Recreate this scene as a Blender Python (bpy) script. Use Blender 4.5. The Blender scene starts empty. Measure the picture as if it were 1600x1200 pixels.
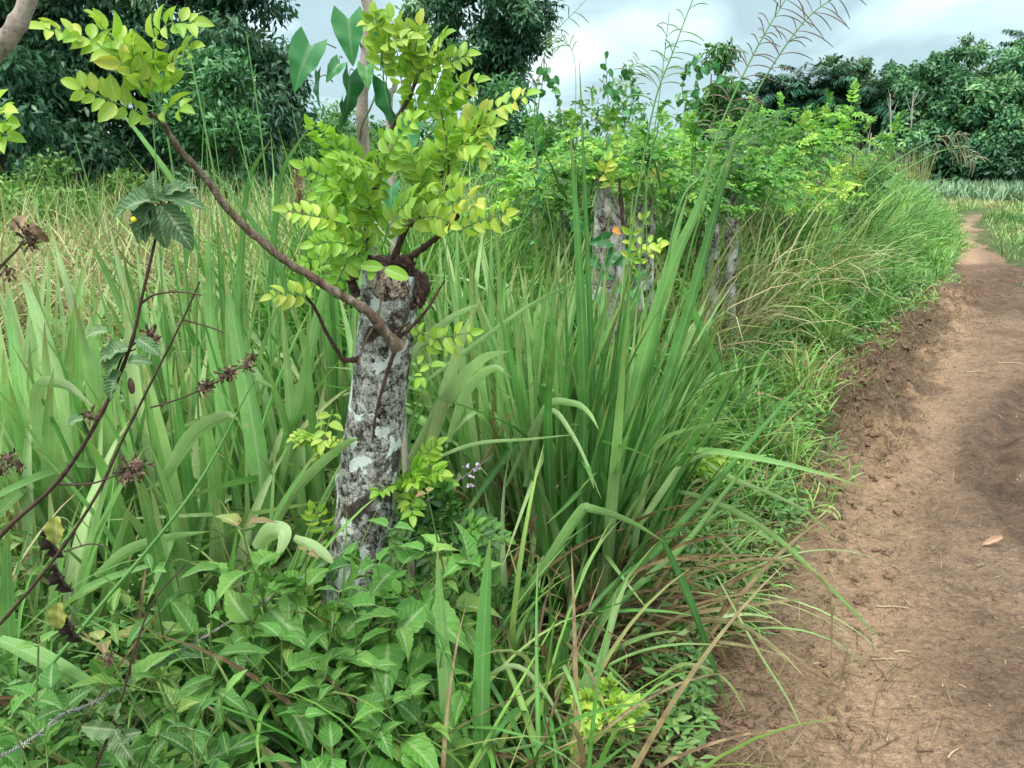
import bpy, math, numpy as np
from math import radians, sin, cos, pi
rng = np.random.default_rng(7)
SC = bpy.context.scene
COL = SC.collection

# ------------------------------------------------------------ camera
FPX = 1256.0
PITCH = math.atan(345/FPX)
CAMZ = 1.5
cam_d = bpy.data.cameras.new('camera'); cam = bpy.data.objects.new('camera', cam_d); COL.objects.link(cam)
cam.location = (0, 0, CAMZ); cam.rotation_euler = (pi/2-PITCH, 0, 0)
cam_d.sensor_width = 36; cam_d.lens = FPX/1600*36; cam_d.clip_end = 2000; cam_d.clip_start = 0.05
SC.camera = cam

# ------------------------------------------------------------ sky, sun, exposure
SUN_EL, SUN_AZ = radians(58), radians(215)
W = bpy.data.worlds.new('World'); SC.world = W; W.use_nodes = True
nt = W.node_tree; nt.nodes.clear()
def N(nt, t, **k):
    n = nt.nodes.new(t)
    for a, b in k.items(): setattr(n, a, b)
    return n
out = N(nt, 'ShaderNodeOutputWorld'); bg = N(nt, 'ShaderNodeBackground')
sky = N(nt, 'ShaderNodeTexSky'); sky.sky_type = 'NISHITA'; sky.sun_disc = False
sky.sun_elevation = SUN_EL; sky.sun_rotation = SUN_AZ; sky.air_density = 1.0; sky.dust_density = 2.0
tc = N(nt, 'ShaderNodeTexCoord'); sep = N(nt, 'ShaderNodeSeparateXYZ')
nt.links.new(tc.outputs['Generated'], sep.inputs[0])
# project direction on a cloud deck: xy/(z+.12)
addz = N(nt, 'ShaderNodeMath', operation='ADD'); addz.inputs[1].default_value = 0.16
nt.links.new(sep.outputs['Z'], addz.inputs[0])
dx = N(nt, 'ShaderNodeMath', operation='DIVIDE'); dy = N(nt, 'ShaderNodeMath', operation='DIVIDE')
nt.links.new(sep.outputs['X'], dx.inputs[0]); nt.links.new(addz.outputs[0], dx.inputs[1])
nt.links.new(sep.outputs['Y'], dy.inputs[0]); nt.links.new(addz.outputs[0], dy.inputs[1])
comb = N(nt, 'ShaderNodeCombineXYZ')
nt.links.new(dx.outputs[0], comb.inputs[0]); nt.links.new(dy.outputs[0], comb.inputs[1])
mp = N(nt, 'ShaderNodeMapping'); mp.inputs['Scale'].default_value = (.85, .62, 1); mp.inputs['Location'].default_value = (1.3, .45, 0)
nt.links.new(comb.outputs[0], mp.inputs[0])
def noise(nt, vec, sc, det=6, rough=.55, dist=0.):
    n = N(nt, 'ShaderNodeTexNoise'); n.inputs['Scale'].default_value = sc
    n.inputs['Detail'].default_value = det; n.inputs['Roughness'].default_value = rough; n.inputs['Distortion'].default_value = dist
    if vec is not None: nt.links.new(vec, n.inputs['Vector'])
    return n
def ramp(nt, fac, stops, interp='LINEAR'):
    r = N(nt, 'ShaderNodeValToRGB'); cr = r.color_ramp; cr.interpolation = interp
    while len(cr.elements) < len(stops): cr.elements.new(.5)
    for e, (p, c) in zip(cr.elements, stops):
        e.position = p; e.color = (c if len(c) == 4 else (*c, 1))
    if fac is not None: nt.links.new(fac, r.inputs[0])
    return r
def mix(nt, a, b, fac=None, mode='MIX', f=.5):
    m = N(nt, 'ShaderNodeMix', data_type='RGBA', blend_type=mode)
    m.inputs[0].default_value = f
    if fac is not None: nt.links.new(fac, m.inputs[0])
    for i, v in ((6, a), (7, b)):
        if isinstance(v, tuple): m.inputs[i].default_value = (*v[:3], 1)
        else: nt.links.new(v, m.inputs[i])
    return m.outputs[2]
n1 = noise(nt, mp.outputs[0], 1.15, 7, .5, .35)
n2 = noise(nt, mp.outputs[0], .55, 4, .5, .0)
cl = ramp(nt, n1.outputs[0], [(.30, (4.7, 6.6, 7.3)), (.45, (4.2, 5.8, 6.4)), (.54, (6.0, 8.0, 8.6)), (.63, (8.6, 9.9, 10.1)), (.8, (5.2, 7.2, 7.8))])
cov = ramp(nt, n2.outputs[0], [(.28, (.7,)*3), (.42, (.93,)*3), (.6, (1,)*3)])
skycol = mix(nt, sky.outputs[0], cl.outputs[0], cov.outputs[0])
# an overcast deck is brightest overhead
grad = ramp(nt, sep.outputs['Z'], [(0.0, (.64,)*3), (.22, (.62,)*3), (.45, (1.7, 1.5, 1.42)), (1, (2.7, 2.25, 2.1))])
skycol = mix(nt, skycol, grad.outputs[0], mode='MULTIPLY', f=1)
nt.links.new(skycol, bg.inputs[0]); bg.inputs[1].default_value = 0.1
nt.links.new(bg.outputs[0], out.inputs[0])
sd = bpy.data.lights.new('sun', 'SUN'); sd.energy = 1.5; sd.angle = radians(14); sd.color = (1, .96, .88)
sun = bpy.data.objects.new('sun', sd); COL.objects.link(sun)
# Nishita: rotation measured from +Y clockwise
sdir = np.array([sin(SUN_AZ)*cos(SUN_EL), cos(SUN_AZ)*cos(SUN_EL), sin(SUN_EL)])
from mathutils import Vector
sun.rotation_euler = Vector(sdir).to_track_quat('Z', 'Y').to_euler()
SC.view_settings.view_transform = 'Standard'; SC.view_settings.look = 'None'
SC.view_settings.gamma = 1; SC.view_settings.exposure = 1.1
SC.cycles.max_bounces = 5; SC.cycles.diffuse_bounces = 2; SC.cycles.transmission_bounces = 3
SC.cycles.glossy_bounces = 2; SC.cycles.transparent_max_bounces = 4

# ------------------------------------------------------------ pixel -> world (photo pixels 1600x1200, depth Y)
def ray(px, py):
    a = (px-800)/FPX; b = (600-py)/FPX
    return np.array([a, cos(PITCH)+b*sin(PITCH), -sin(PITCH)+b*cos(PITCH)])
def P(px, py, Y):
    r = ray(px, py); return np.array([0, 0, CAMZ]) + r*(Y/r[1])
def GR(px, py, z=0):
    r = ray(px, py); return (r*((z-CAMZ)/r[2]))[:2]

# ------------------------------------------------------------ noise in numpy
_T = np.random.default_rng(3).random((256, 256))
def vn(x, y):
    x = np.asarray(x, float); y = np.asarray(y, float)
    xi = np.floor(x).astype(int); yi = np.floor(y).astype(int); fx = x-xi; fy = y-yi
    fx = fx*fx*(3-2*fx); fy = fy*fy*(3-2*fy)
    a = _T[xi & 255, yi & 255]; b = _T[(xi+1) & 255, yi & 255]; c = _T[xi & 255, (yi+1) & 255]; d = _T[(xi+1) & 255, (yi+1) & 255]
    return (a*(1-fx)+b*fx)*(1-fy)+(c*(1-fx)+d*fx)*fy
def fbm(x, y, o=4):
    s = 0; a = .5
    for i in range(o):
        s = s+a*(vn(x*2**i+17*i, y*2**i+5*i)-.5)*2; a *= .5
    return s

# ------------------------------------------------------------ mesh building
def rows(V, F, A):
    return (np.asarray(V, float).reshape(-1, 3), np.asarray(F, int), np.asarray(A, float).reshape(-1, 3))
def build(name, parts, mat, parent=None, smooth=True, loc=None):
    V = []; A = []; Q = []; T = []; off = 0
    for (v, f, a) in parts:
        V.append(v); A.append(a)
        (Q if f.shape[1] == 4 else T).append(f+off); off += len(v)
    V = np.concatenate(V); A = np.concatenate(A)
    if loc is not None: V = V-np.asarray(loc)
    Q = np.concatenate(Q) if Q else np.zeros((0, 4), int); T = np.concatenate(T) if T else np.zeros((0, 3), int)
    me = bpy.data.meshes.new(name)
    me.vertices.add(len(V)); me.vertices.foreach_set('co', V.ravel().astype(np.float32))
    nl = len(Q)*4+len(T)*3
    me.loops.add(nl); me.loops.foreach_set('vertex_index', np.concatenate([Q.ravel(), T.ravel()]).astype(np.int32))
    me.polygons.add(len(Q)+len(T))
    ls = np.concatenate([np.arange(len(Q))*4, len(Q)*4+np.arange(len(T))*3]).astype(np.int32)
    me.polygons.foreach_set('loop_start', ls)
    me.polygons.foreach_set('use_smooth', np.full(len(Q)+len(T), smooth))
    at = me.attributes.new('bl', 'FLOAT_VECTOR', 'POINT'); at.data.foreach_set('vector', A.ravel().astype(np.float32))
    me.update(calc_edges=True)
    me.materials.append(mat)
    o = bpy.data.objects.new(name, me); COL.objects.link(o)
    if parent is not None: o.parent = parent
    if loc is not None: o.location = loc
    return o
def thing(name, label, cat, loc=(0, 0, 0), group=None):
    o = bpy.data.objects.new(name, None); COL.objects.link(o); o.location = loc
    o.empty_display_size = .1
    o['label'] = label; o['category'] = cat
    if group: o['group'] = group
    return o
class Part:
    """collect geometry of one part of a thing; loc = the thing's base so the part is stored locally"""
    def __init__(s): s.p = []
    def add(s, *a): s.p.extend(a); return s
    def build(s, name, mat, root=None, smooth=True):
        if not s.p: return None
        if root is not None:
            l = root.location if root.parent is None else (root.parent.location+root.location)
            l = np.array(l)
            q = [(v-l, f, a) for v, f, a in s.p]
            return build(name, q, mat, root, smooth)
        return build(name, s.p, mat, None, smooth)
def tagset(o, kind=None, label=None, cat=None, group=None):
    if kind: o['kind'] = kind
    if label: o['label'] = label
    if cat: o['category'] = cat
    if group: o['group'] = group
    return o

def nrm(v): return v/np.maximum(np.linalg.norm(v, axis=-1, keepdims=True), 1e-9)
def catmull(pts, n):
    p = np.asarray(pts, float)
    if len(p) == 2: return p[0]+(p[1]-p[0])*np.linspace(0, 1, n)[:, None]
    p = np.vstack([2*p[0]-p[1], p, 2*p[-1]-p[-2]]); k = len(p)-3
    t = np.linspace(0, k-1e-6, n); i = t.astype(int); f = (t-i)[:, None]
    a, b, c, d = p[i], p[i+1], p[i+2], p[i+3]
    return .5*((2*b)+(-a+c)*f+(2*a-5*b+4*c-d)*f**2+(-a+3*b-3*c+d)*f**3)
def tube(pts, r, sides=6, r0=.5, n=None, cap=True):
    p = catmull(pts, n) if n else np.asarray(pts, float)
    k = len(p); r = np.interp(np.linspace(0, 1, k), np.linspace(0, 1, len(np.atleast_1d(r))), np.atleast_1d(r)) if np.ndim(r) else np.full(k, r)
    t = nrm(np.gradient(p, axis=0)); ref = np.array([.31, .2, .93]) if abs(t[0][2]) < .9 else np.array([1., .1, 0])
    x = nrm(np.cross(t, ref)); y = np.cross(t, x); a = np.linspace(0, 2*pi, sides, endpoint=False)
    V = p[:, None]+(x[:, None]*np.cos(a)[None, :, None]+y[:, None]*np.sin(a)[None, :, None])*r[:, None, None]
    V = V.reshape(-1, 3); i = np.arange(k-1)[:, None]*sides; j = np.arange(sides)[None]; j2 = (j+1) % sides
    F = np.stack([i+j, i+j2, i+sides+j2, i+sides+j], -1).reshape(-1, 4)
    A = np.stack([np.tile(np.arange(sides)/sides, k), np.repeat(np.linspace(0, 1, k), sides), np.full(k*sides, r0)], -1)
    return rows(V, F, A)

def blades(base, az, lean, bend, L, W, n=8, pw=1.6, fold=.25, twist=0., wob=0., r=None, kinkp=None, kinka=0., mid=True, zmin=True, basew=.4):
    B = len(base); base = np.asarray(base, float)
    f = lambda q: np.broadcast_to(np.asarray(q, float), (B,))
    az, lean, bend, L, W, twist, wob = map(f, (az, lean, bend, L, W, twist, wob))
    r = rng.random(B) if r is None else f(r)
    s = np.linspace(0, 1, n+1); S = s[None]
    th = lean[:, None]+bend[:, None]*S**pw
    if kinkp is not None: th = th+f(kinka)[:, None]/(1+np.exp(-(S-f(kinkp)[:, None])*40))
    a = az[:, None]+wob[:, None]*S**1.5
    D = np.stack([np.sin(th)*np.cos(a), np.sin(th)*np.sin(a), np.cos(th)], -1)
    Pp = base[:, None]+np.concatenate([np.zeros((B, 1, 3)), np.cumsum(D[:, 1:]*(L/n)[:, None, None], 1)], 1)
    side0 = np.stack([-np.sin(a), np.cos(a), 0*a], -1); nn = np.cross(D, side0)
    tw = twist[:, None]*(S*.7+.3)
    side = side0*np.cos(tw)[..., None]+nn*np.sin(tw)[..., None]; nn = np.cross(D, side)
    w = (basew+(1-basew)*np.minimum(1, S/.3))*(1-S**2.4)**.85*.5*W[:, None]+.0004
    l = Pp-side*w[..., None]; rr = Pp+side*w[..., None]
    if mid:
        m = Pp-nn*(w*fold*2)[..., None]; V = np.stack([l, m, rr], 2); K = 3
    else: V = np.stack([l, rr], 2); K = 2
    if zmin: V[..., 2] = np.maximum(V[..., 2], GZ(V[..., 0], V[..., 1])+.006)
    V = V.reshape(-1, 3)
    b = np.arange(B)[:, None, None]*(n+1)*K+np.arange(n)[None, :, None]*K+np.arange(K-1)[None, None]
    F = np.stack([b, b+1, b+1+K, b+K], -1).reshape(-1, 4)
    A = np.zeros((B, n+1, K, 3)); A[..., 0] = np.linspace(0, 1, K); A[..., 1] = s[None, :, None]; A[..., 2] = r[:, None, None]
    return rows(V, F, A)
def ribbon(pts, w, face=0., r=.3, n=16, fold=.2, tip=.9, basew=.5):
    """one hand-placed blade through given world points"""
    p = catmull(pts, n); t = nrm(np.gradient(p, axis=0))
    vd = nrm(p-np.array([0, 0, CAMZ])); side = nrm(np.cross(t, vd)); nn = np.cross(t, side)
    fa = np.linspace(face*.6, face*1.3, n)[:, None]
    sd = side*np.cos(fa)+nn*np.sin(fa); nn = np.cross(t, sd)
    s = np.linspace(0, 1, n); ww = (basew+(1-basew)*np.minimum(1, s/.3))*(1-s**2.6)**tip*.5*w+.0004
    V = np.stack([p-sd*ww[:, None], p+nn*(ww*fold*2)[:, None], p+sd*ww[:, None]], 1).reshape(-1, 3)
    b = np.arange(n-1)[:, None]*3+np.arange(2)[None]
    F = np.stack([b, b+1, b+4, b+3], -1).reshape(-1, 4)
    A = np.zeros((n, 3, 3)); A[..., 0] = [0, .5, 1]; A[..., 1] = s[:, None]; A[..., 2] = r
    return rows(V, F, A)

def leaf_tpl(nl=8, nw=4, shape=lambda s: np.sin(pi*s**.8)**.9, aspect=.45, fold=.25, droop=.25, serr=0., curl=0., wavy=0., petiole=0.):
    s = np.linspace(0, 1, nl+1)[:, None]; u = np.linspace(-1, 1, nw+1)[None]
    w = shape(s)*aspect*.5
    if serr: w = w*(1+serr*((np.arange(nl+1) % 2)*2-1)[:, None])
    x = u*w; y = s+0*u-(petiole*0); z = np.abs(u)*w*fold*2-droop*s**2+curl*u**2*w+wavy*np.sin(s*pi*5+u*1.5)*w*np.abs(u)
    y = y-(.12*droop*s**2)
    V = np.stack([x, y, z], -1).reshape(-1, 3)
    K = nw+1; b = np.arange(nl)[:, None]*K+np.arange(nw)[None]
    F = np.stack([b, b+1, b+1+K, b+K], -1).reshape(-1, 4)
    A = np.stack([(u+1)/2+0*s, s+0*u, 0*s+0*u], -1).reshape(-1, 3)
    return V, F, A
def inst(tpl, pos, R, sc, r):
    """R (M,3,3) rows = local x,y,z axes in world"""
    V, F, A = tpl; M = len(pos); K = len(V); sc = np.broadcast_to(np.asarray(sc, float), (M,)) if np.ndim(sc) < 2 else sc
    X = V[None]*(sc[:, None, None] if sc.ndim == 1 else sc[:, None, :])
    Wd = np.einsum('mki,mij->mkj', X, R)+np.asarray(pos)[:, None]
    Fo = (F[None]+(np.arange(M)*K)[:, None, None]).reshape(-1, F.shape[1])
    Ao = np.broadcast_to(A[None], (M, K, 3)).copy(); Ao[..., 2] = np.broadcast_to(r, (M,))[:, None]
    return rows(Wd, Fo, Ao)
def frames(d, up):
    y = nrm(np.asarray(d, float)); z = np.broadcast_to(np.asarray(up, float), y.shape); x = nrm(np.cross(y, z)); z = np.cross(x, y)
    return np.stack([x, y, z], 1)
def rdir(n, g=rng):
    return nrm(g.normal(size=(n, 3)))

LEAFLET = leaf_tpl(5, 2, lambda s: np.sin(pi*np.clip(s, .0, 1)**.85)**.62, .56, .32, .22)
LEAFLET_LO = leaf_tpl(2, 2, lambda s: np.sin(pi*(s*.8+.1)), .5, .3, .2)
SIMPLE = leaf_tpl(2, 2, lambda s: np.sin(pi*(s*.86+.07)), .42, .2, .2)
SIMPLE1 = leaf_tpl(2, 1, lambda s: np.sin(pi*(s*.86+.07)), .46, .2, .22)

def pinnate(pts, size, pairs, r, up=(0, 0, 1), tpl=LEAFLET, splay=1.0, jit=.19, rach=.0016, cup=.25, term=True, start=.18):
    """compound leaf: a rachis through pts with paired leaflets; returns (leaflet part, rachis part)"""
    n = max(pairs*2, 8); p = catmull(pts, n+1); t = nrm(np.gradient(p, axis=0))
    q = np.linspace(start, .97, pairs); idx = (q*n); i0 = np.minimum(idx.astype(int), n-1); f = (idx-i0)[:, None]
    c = p[i0]*(1-f)+p[i0+1]*f; tt = t[i0]
    upv = nrm(np.broadcast_to(np.asarray(up, float), tt.shape)); sd = nrm(np.cross(tt, upv)); nn = np.cross(sd, tt)
    pos = []; D = []; U = []; S = []
    prof = .6+.5*np.sin(pi*(.15+.75*q))
    for sg in (-1, 1):
        d = tt*.55+sd*sg*splay+nn*cup; d = d+rng.normal(size=d.shape)*jit
        pos.append(c+sd*sg*rach); D.append(d); U.append(nn+rng.normal(size=d.shape)*jit*1.5); S.append(prof*size*rng.uniform(.68, 1.18, pairs))
    if term:
        pos.append(p[-1:]); D.append(t[-1:]); U.append(nn[-1:]); S.append(np.array([size*.95]))
    pos = np.concatenate(pos); D = np.concatenate(D); U = np.concatenate(U); S = np.concatenate(S)
    lf = inst(tpl, pos, frames(D, U), S, np.clip(r+rng.normal(size=len(pos))*.13, 0, 1))
    return lf, tube(p[::max(1, n//8)], np.array([rach, rach*.6]), 4, .5)

# ------------------------------------------------------------ materials
def newmat(name):
    m = bpy.data.materials.new(name); m.use_nodes = True; m.node_tree.nodes.clear(); return m, m.node_tree
def val(nt, op, a, b=None, c=None):
    n = N(nt, 'ShaderNodeMath', operation=op)
    for i, v in enumerate((a, b, c)):
        if v is None: continue
        if isinstance(v, (int, float)): n.inputs[i].default_value = v
        else: nt.links.new(v, n.inputs[i])
    return n.outputs[0]
def leafmat(name, stops, vein=.35, rough=.45, trans=.35, mott=.35, msc=25., ribs=0., pinn=0., spots=None, spsc=5., splo=.66, tcol=None, spec=.4, tipdry=0., edge=None):
    m, nt = newmat(name)
    at = N(nt, 'ShaderNodeAttribute', attribute_name='bl'); sp = N(nt, 'ShaderNodeSeparateXYZ'); nt.links.new(at.outputs['Vector'], sp.inputs[0])
    u, v, r = sp.outputs
    geo = N(nt, 'ShaderNodeNewGeometry')
    nz = noise(nt, geo.outputs['Position'], msc, 3, .6)
    rr = val(nt, 'ADD', r, val(nt, 'MULTIPLY', val(nt, 'SUBTRACT', nz.outputs[0], .5), .25))
    col = ramp(nt, rr, stops).outputs[0]
    nl = noise(nt, geo.outputs['Position'], msc*.12, 2, .5)
    mo = ramp(nt, nl.outputs[0], [(.3, (1-mott,)*3), (.7, (1+mott*.4,)*3)])
    col = mix(nt, col, mo.outputs[0], mode='MULTIPLY', f=1)
    au = val(nt, 'ABSOLUTE', val(nt, 'SUBTRACT', u, .5))
    if vein:
        mask = ramp(nt, au, [(0., (1,)*3), (.035, (.7,)*3), (.09, (0,)*3)]).outputs[0]
        fv = mix(nt, (0, 0, 0), mask, f=vein)
        col = mix(nt, col, mix(nt, col, (1, 1, .75), f=.32), fv)
    hgt = None
    if ribs:
        wv = val(nt, 'SINE', val(nt, 'MULTIPLY', u, ribs)); hgt = wv
        k = val(nt, 'MULTIPLY_ADD', wv, .07, .97); cb = N(nt, 'ShaderNodeCombineXYZ')
        for i in range(3): nt.links.new(k, cb.inputs[i])
        col = mix(nt, col, cb.outputs[0], mode='MULTIPLY', f=1)
    if pinn:
        wv = val(nt, 'SINE', val(nt, 'MULTIPLY', val(nt, 'SUBTRACT', v, val(nt, 'MULTIPLY', au, .5)), pinn)); hgt = wv
        k = val(nt, 'GREATER_THAN', wv, .9)
        col = mix(nt, col, mix(nt, col, (1, 1, .6), f=.03), k)
    if spots:
        ns = noise(nt, geo.outputs['Position'], msc*spsc, 4, .7)
        col = mix(nt, col, spots, ramp(nt, ns.outputs[0], [(splo, (0,)*3), (splo+.05, (.85,)*3)]).outputs[0])
    if tipdry:
        k = ramp(nt, val(nt, 'MULTIPLY', v, val(nt, 'ADD', .75, val(nt, 'MULTIPLY', nz.outputs[0], .5))), [(.86, (0,)*3), (1., (tipdry,)*3)]).outputs[0]
        col = mix(nt, col, (.33, .25, .10), k)
    if edge:
        k = ramp(nt, au, [(.40, (0,)*3), (.5, (1,)*3)]).outputs[0]
        col = mix(nt, col, edge, k)
    b = N(nt, 'ShaderNodeBsdfPrincipled'); b.inputs['Roughness'].default_value = rough; b.inputs['Specular IOR Level'].default_value = spec
    nt.links.new(col, b.inputs['Base Color'])
    if hgt is not None:
        bp = N(nt, 'ShaderNodeBump'); bp.inputs['Strength'].default_value = .35; bp.inputs['Distance'].default_value = .0015
        nt.links.new(hgt, bp.inputs['Height']); nt.links.new(bp.outputs[0], b.inputs['Normal'])
    tr = N(nt, 'ShaderNodeBsdfTranslucent')
    nt.links.new(mix(nt, col, tcol or (.75, 1., .35), mode='MULTIPLY', f=.6), tr.inputs[0])
    mx = N(nt, 'ShaderNodeMixShader'); mx.inputs[0].default_value = trans
    nt.links.new(b.outputs[0], mx.inputs[1]); nt.links.new(tr.outputs[0], mx.inputs[2])
    o = N(nt, 'ShaderNodeOutputMaterial'); nt.links.new(mx.outputs[0], o.inputs[0])
    return m
def barkmat(name, stops, sc=30., stretch=.35, rough=.85, bump=.6, patch=None, patchsc=12.):
    m, nt = newmat(name); geo = N(nt, 'ShaderNodeTexCoord')
    mpn = N(nt, 'ShaderNodeMapping'); mpn.inputs['Scale'].default_value = (1, 1, stretch); nt.links.new(geo.outputs['Object'], mpn.inputs[0])
    a = noise(nt, mpn.outputs[0], sc, 8, .68, .6); b_ = noise(nt, geo.outputs['Object'], sc*3.2, 5, .6, 1.0)
    h = val(nt, 'ADD', val(nt, 'MULTIPLY', a.outputs[0], .62), val(nt, 'MULTIPLY', b_.outputs[0], .38))
    col = ramp(nt, h, stops).outputs[0]
    if patch:
        for pc, scl, lo, hi in patch:
            pn = noise(nt, geo.outputs['Object'], scl, 4, .55, .4)
            col = mix(nt, col, pc, ramp(nt, val(nt, 'ADD', pn.outputs[0], val(nt, 'MULTIPLY', b_.outputs[0], .12)), [(lo, (0,)*3), (hi, (.9,)*3)]).outputs[0])
    b = N(nt, 'ShaderNodeBsdfPrincipled'); b.inputs['Roughness'].default_value = rough; b.inputs['Specular IOR Level'].default_value = .2
    nt.links.new(col, b.inputs['Base Color'])
    bp = N(nt, 'ShaderNodeBump'); bp.inputs['Strength'].default_value = bump; bp.inputs['Distance'].default_value = .01
    nt.links.new(h, bp.inputs['Height']); nt.links.new(bp.outputs[0], b.inputs['Normal'])
    o = N(nt, 'ShaderNodeOutputMaterial'); nt.links.new(b.outputs[0], o.inputs[0])
    return m
def plain(name, c1, c2, sc=60, rough=.7):
    return barkmat(name, [(.35, c1), (.65, c2)], sc, 1, rough, .3)

TANS = [(.90, (.36, .29, .15)), (.97, (.26, .18, .09)), (1., (.13, .07, .035))]
M_grass = leafmat('grass_blade', [(0, (.04, .13, .03)), (.3, (.135, .35, .085)), (.55, (.28, .49, .16)), (.72, (.46, .62, .29)), (.82, (.45, .55, .21))]+TANS, vein=.35, ribs=70, rough=.42, trans=.38, mott=.45, spec=.3, tipdry=.6, spots=(.40, .31, .16), spsc=.5, splo=.68)
M_dry = leafmat('dry_grass_blade', [(0, (.08, .20, .05)), (.25, (.19, .34, .09)), (.5, (.36, .43, .16)), (.72, (.50, .47, .24)), (.88, (.42, .32, .17)), (1., (.18, .11, .06))], vein=.3, rough=.6, trans=.3, msc=9, mott=.4)
M_verge = leafmat('verge_blade', [(0, (.045, .16, .03)), (.35, (.11, .31, .05)), (.6, (.21, .43, .08)), (.78, (.34, .50, .13))]+TANS, vein=.4, rough=.5, trans=.3, mott=.35, tipdry=.3)
M_lime = leafmat('lime_leaflet', [(0, (.17, .38, .03)), (.4, (.27, .50, .055)), (.75, (.42, .58, .08)), (1., (.62, .60, .11))], vein=.5, rough=.42, trans=.42, mott=.3, msc=45, tcol=(.9, 1, .25), spots=(.50, .40, .06), spsc=1.2, splo=.68)
M_fern = leafmat('fresh_green_leaflet', [(0, (.035, .13, .02)), (.3, (.075, .24, .03)), (.6, (.17, .40, .05)), (.85, (.30, .52, .07)), (1., (.48, .58, .10))], vein=.3, rough=.5, trans=.35, mott=.55, msc=14)
M_weed = leafmat('broad_weed_leaf', [(0, (.045, .15, .028)), (.4, (.10, .27, .045)), (.7, (.18, .37, .07)), (.88, (.28, .40, .09)), (1., (.30, .17, .09))], vein=.5, rough=.42, trans=.3, mott=.45, pinn=48, spec=.25, spots=(.30, .28, .08), spsc=2.2, splo=.665)
M_arrow = leafmat('arrow_vine_leaf', [(0, (.02, .11, .035)), (.5, (.06, .24, .08)), (1, (.14, .34, .09))], vein=.25, rough=.35, trans=.3, mott=.2)
M_acacia = leafmat('dark_tree_leaf', [(0, (.022, .075, .04)), (.4, (.045, .14, .07)), (.75, (.12, .27, .13)), (1, (.32, .48, .28))], vein=0, rough=.35, trans=.25, mott=.35, msc=5)  # pale upper stops put leaf highlights into the colour
M_young = leafmat('young_tree_leaf', [(0, (.025, .10, .035)), (.5, (.06, .20, .07)), (1, (.15, .34, .12))], vein=0, rough=.45, trans=.25, mott=.35, msc=5)
M_bush = leafmat('bush_leaf', [(0, (.03, .11, .025)), (.5, (.08, .22, .04)), (1, (.2, .36, .08))], vein=0, rough=.5, trans=.3, mott=.35, msc=4)
M_far = leafmat('far_tree_leaf', [(0, (.03, .10, .055)), (.4, (.07, .20, .09)), (.75, (.14, .33, .12)), (1, (.28, .48, .20))], vein=0, rough=.5, trans=.2, mott=.45, msc=1.2)
M_farpale = leafmat('pale_tree_leaf', [(0, (.05, .11, .05)), (.5, (.11, .20, .09)), (1, (.22, .33, .17))], vein=0, rough=.5, trans=.25, mott=.3, msc=1.2)
M_palm = leafmat('palm_frond', [(0, (.015, .07, .035)), (.5, (.035, .13, .06)), (1, (.09, .22, .09))], vein=0, rough=.4, trans=.15, mott=.3, msc=2)
M_pine = leafmat('spiky_field_leaf', [(0, (.06, .14, .07)), (.5, (.15, .26, .13)), (1, (.27, .36, .20))], vein=0, rough=.5, trans=.1, mott=.35, msc=.7)
M_weedgrey = leafmat('grey_green_leaf', [(0, (.05, .11, .05)), (.5, (.10, .19, .08)), (1, (.2, .3, .13))], vein=.6, rough=.6, trans=.3, mott=.25, pinn=60)
M_culm = leafmat('grass_culm', [(0, (.06, .17, .04)), (.5, (.14, .30, .08)), (.8, (.25, .25, .14)), (1, (.17, .12, .09))], vein=0, rough=.5, trans=.05, mott=.2, msc=40)
M_stem = leafmat('green_stem', [(0, (.05, .15, .04)), (.5, (.12, .22, .06)), (1, (.14, .07, .04))], vein=0, rough=.55, trans=.0, mott=.3, msc=40)
M_darkstem = barkmat('dark_stem', [(.3, (.018, .010, .008)), (.7, (.10, .06, .045))], 60, .4, .6, .3)
M_seed = leafmat('dry_seed_head', [(0, (.035, .018, .012)), (.5, (.13, .075, .05)), (1, (.34, .24, .14))], vein=0, rough=.8, trans=.05, mott=.4, msc=60)
M_deadleaf = leafmat('withered_leaf', [(0, (.018, .012, .010)), (.5, (.07, .045, .03)), (.8, (.30, .33, .07)), (1, (.45, .42, .10))], vein=.5, rough=.7, trans=.15, mott=.4, msc=40)
M_straw = leafmat('straw', [(0, (.10, .06, .035)), (.5, (.30, .22, .13)), (1, (.55, .44, .28))], vein=0, rough=.8, trans=.05, mott=.2, msc=30)
M_bark = barkmat('lichen_bark', [(.40, (.018, .013, .011)), (.45, (.06, .05, .043)), (.49, (.19, .18, .16)), (.55, (.36, .355, .32)), (.64, (.58, .59, .54))], 44, .85, .9, 1.0,
                 patch=[((.60, .65, .62), 13., .605, .63), ((.035, .025, .02), 9., .625, .665)])
M_bark2 = barkmat('old_post_bark', [(.40, (.025, .02, .016)), (.455, (.10, .085, .07)), (.50, (.27, .25, .22)), (.60, (.46, .45, .41))], 20, .5, .9, .9,
                  patch=[((.55, .57, .53), 9., .58, .66)])
M_twig = barkmat('twig_bark', [(.35, (.05, .03, .02)), (.5, (.15, .10, .07)), (.68, (.38, .34, .28))], 45, .3, .8, .6)
M_darktwig = barkmat('dark_twig', [(.35, (.018, .010, .008)), (.65, (.10, .06, .045))], 60, .3, .8, .6)
M_greybark = barkmat('smooth_grey_bark', [(.35, (.13, .10, .08)), (.6, (.40, .34, .29))], 30, .3, .75, .4)
M_treebark = barkmat('tree_bark', [(.35, (.04, .03, .025)), (.65, (.20, .17, .14))], 6, .3, .9, .6)
M_palebark = barkmat('pale_bark', [(.35, (.22, .2, .17)), (.65, (.5, .46, .4))], 4, .3, .9, .4)
M_scar = barkmat('cut_scar', [(.42, (.03, .018, .014)), (.48, (.14, .09, .075)), (.55, (.42, .33, .28)), (.65, (.62, .53, .47))], 50, .5, .85, 1.)
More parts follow.
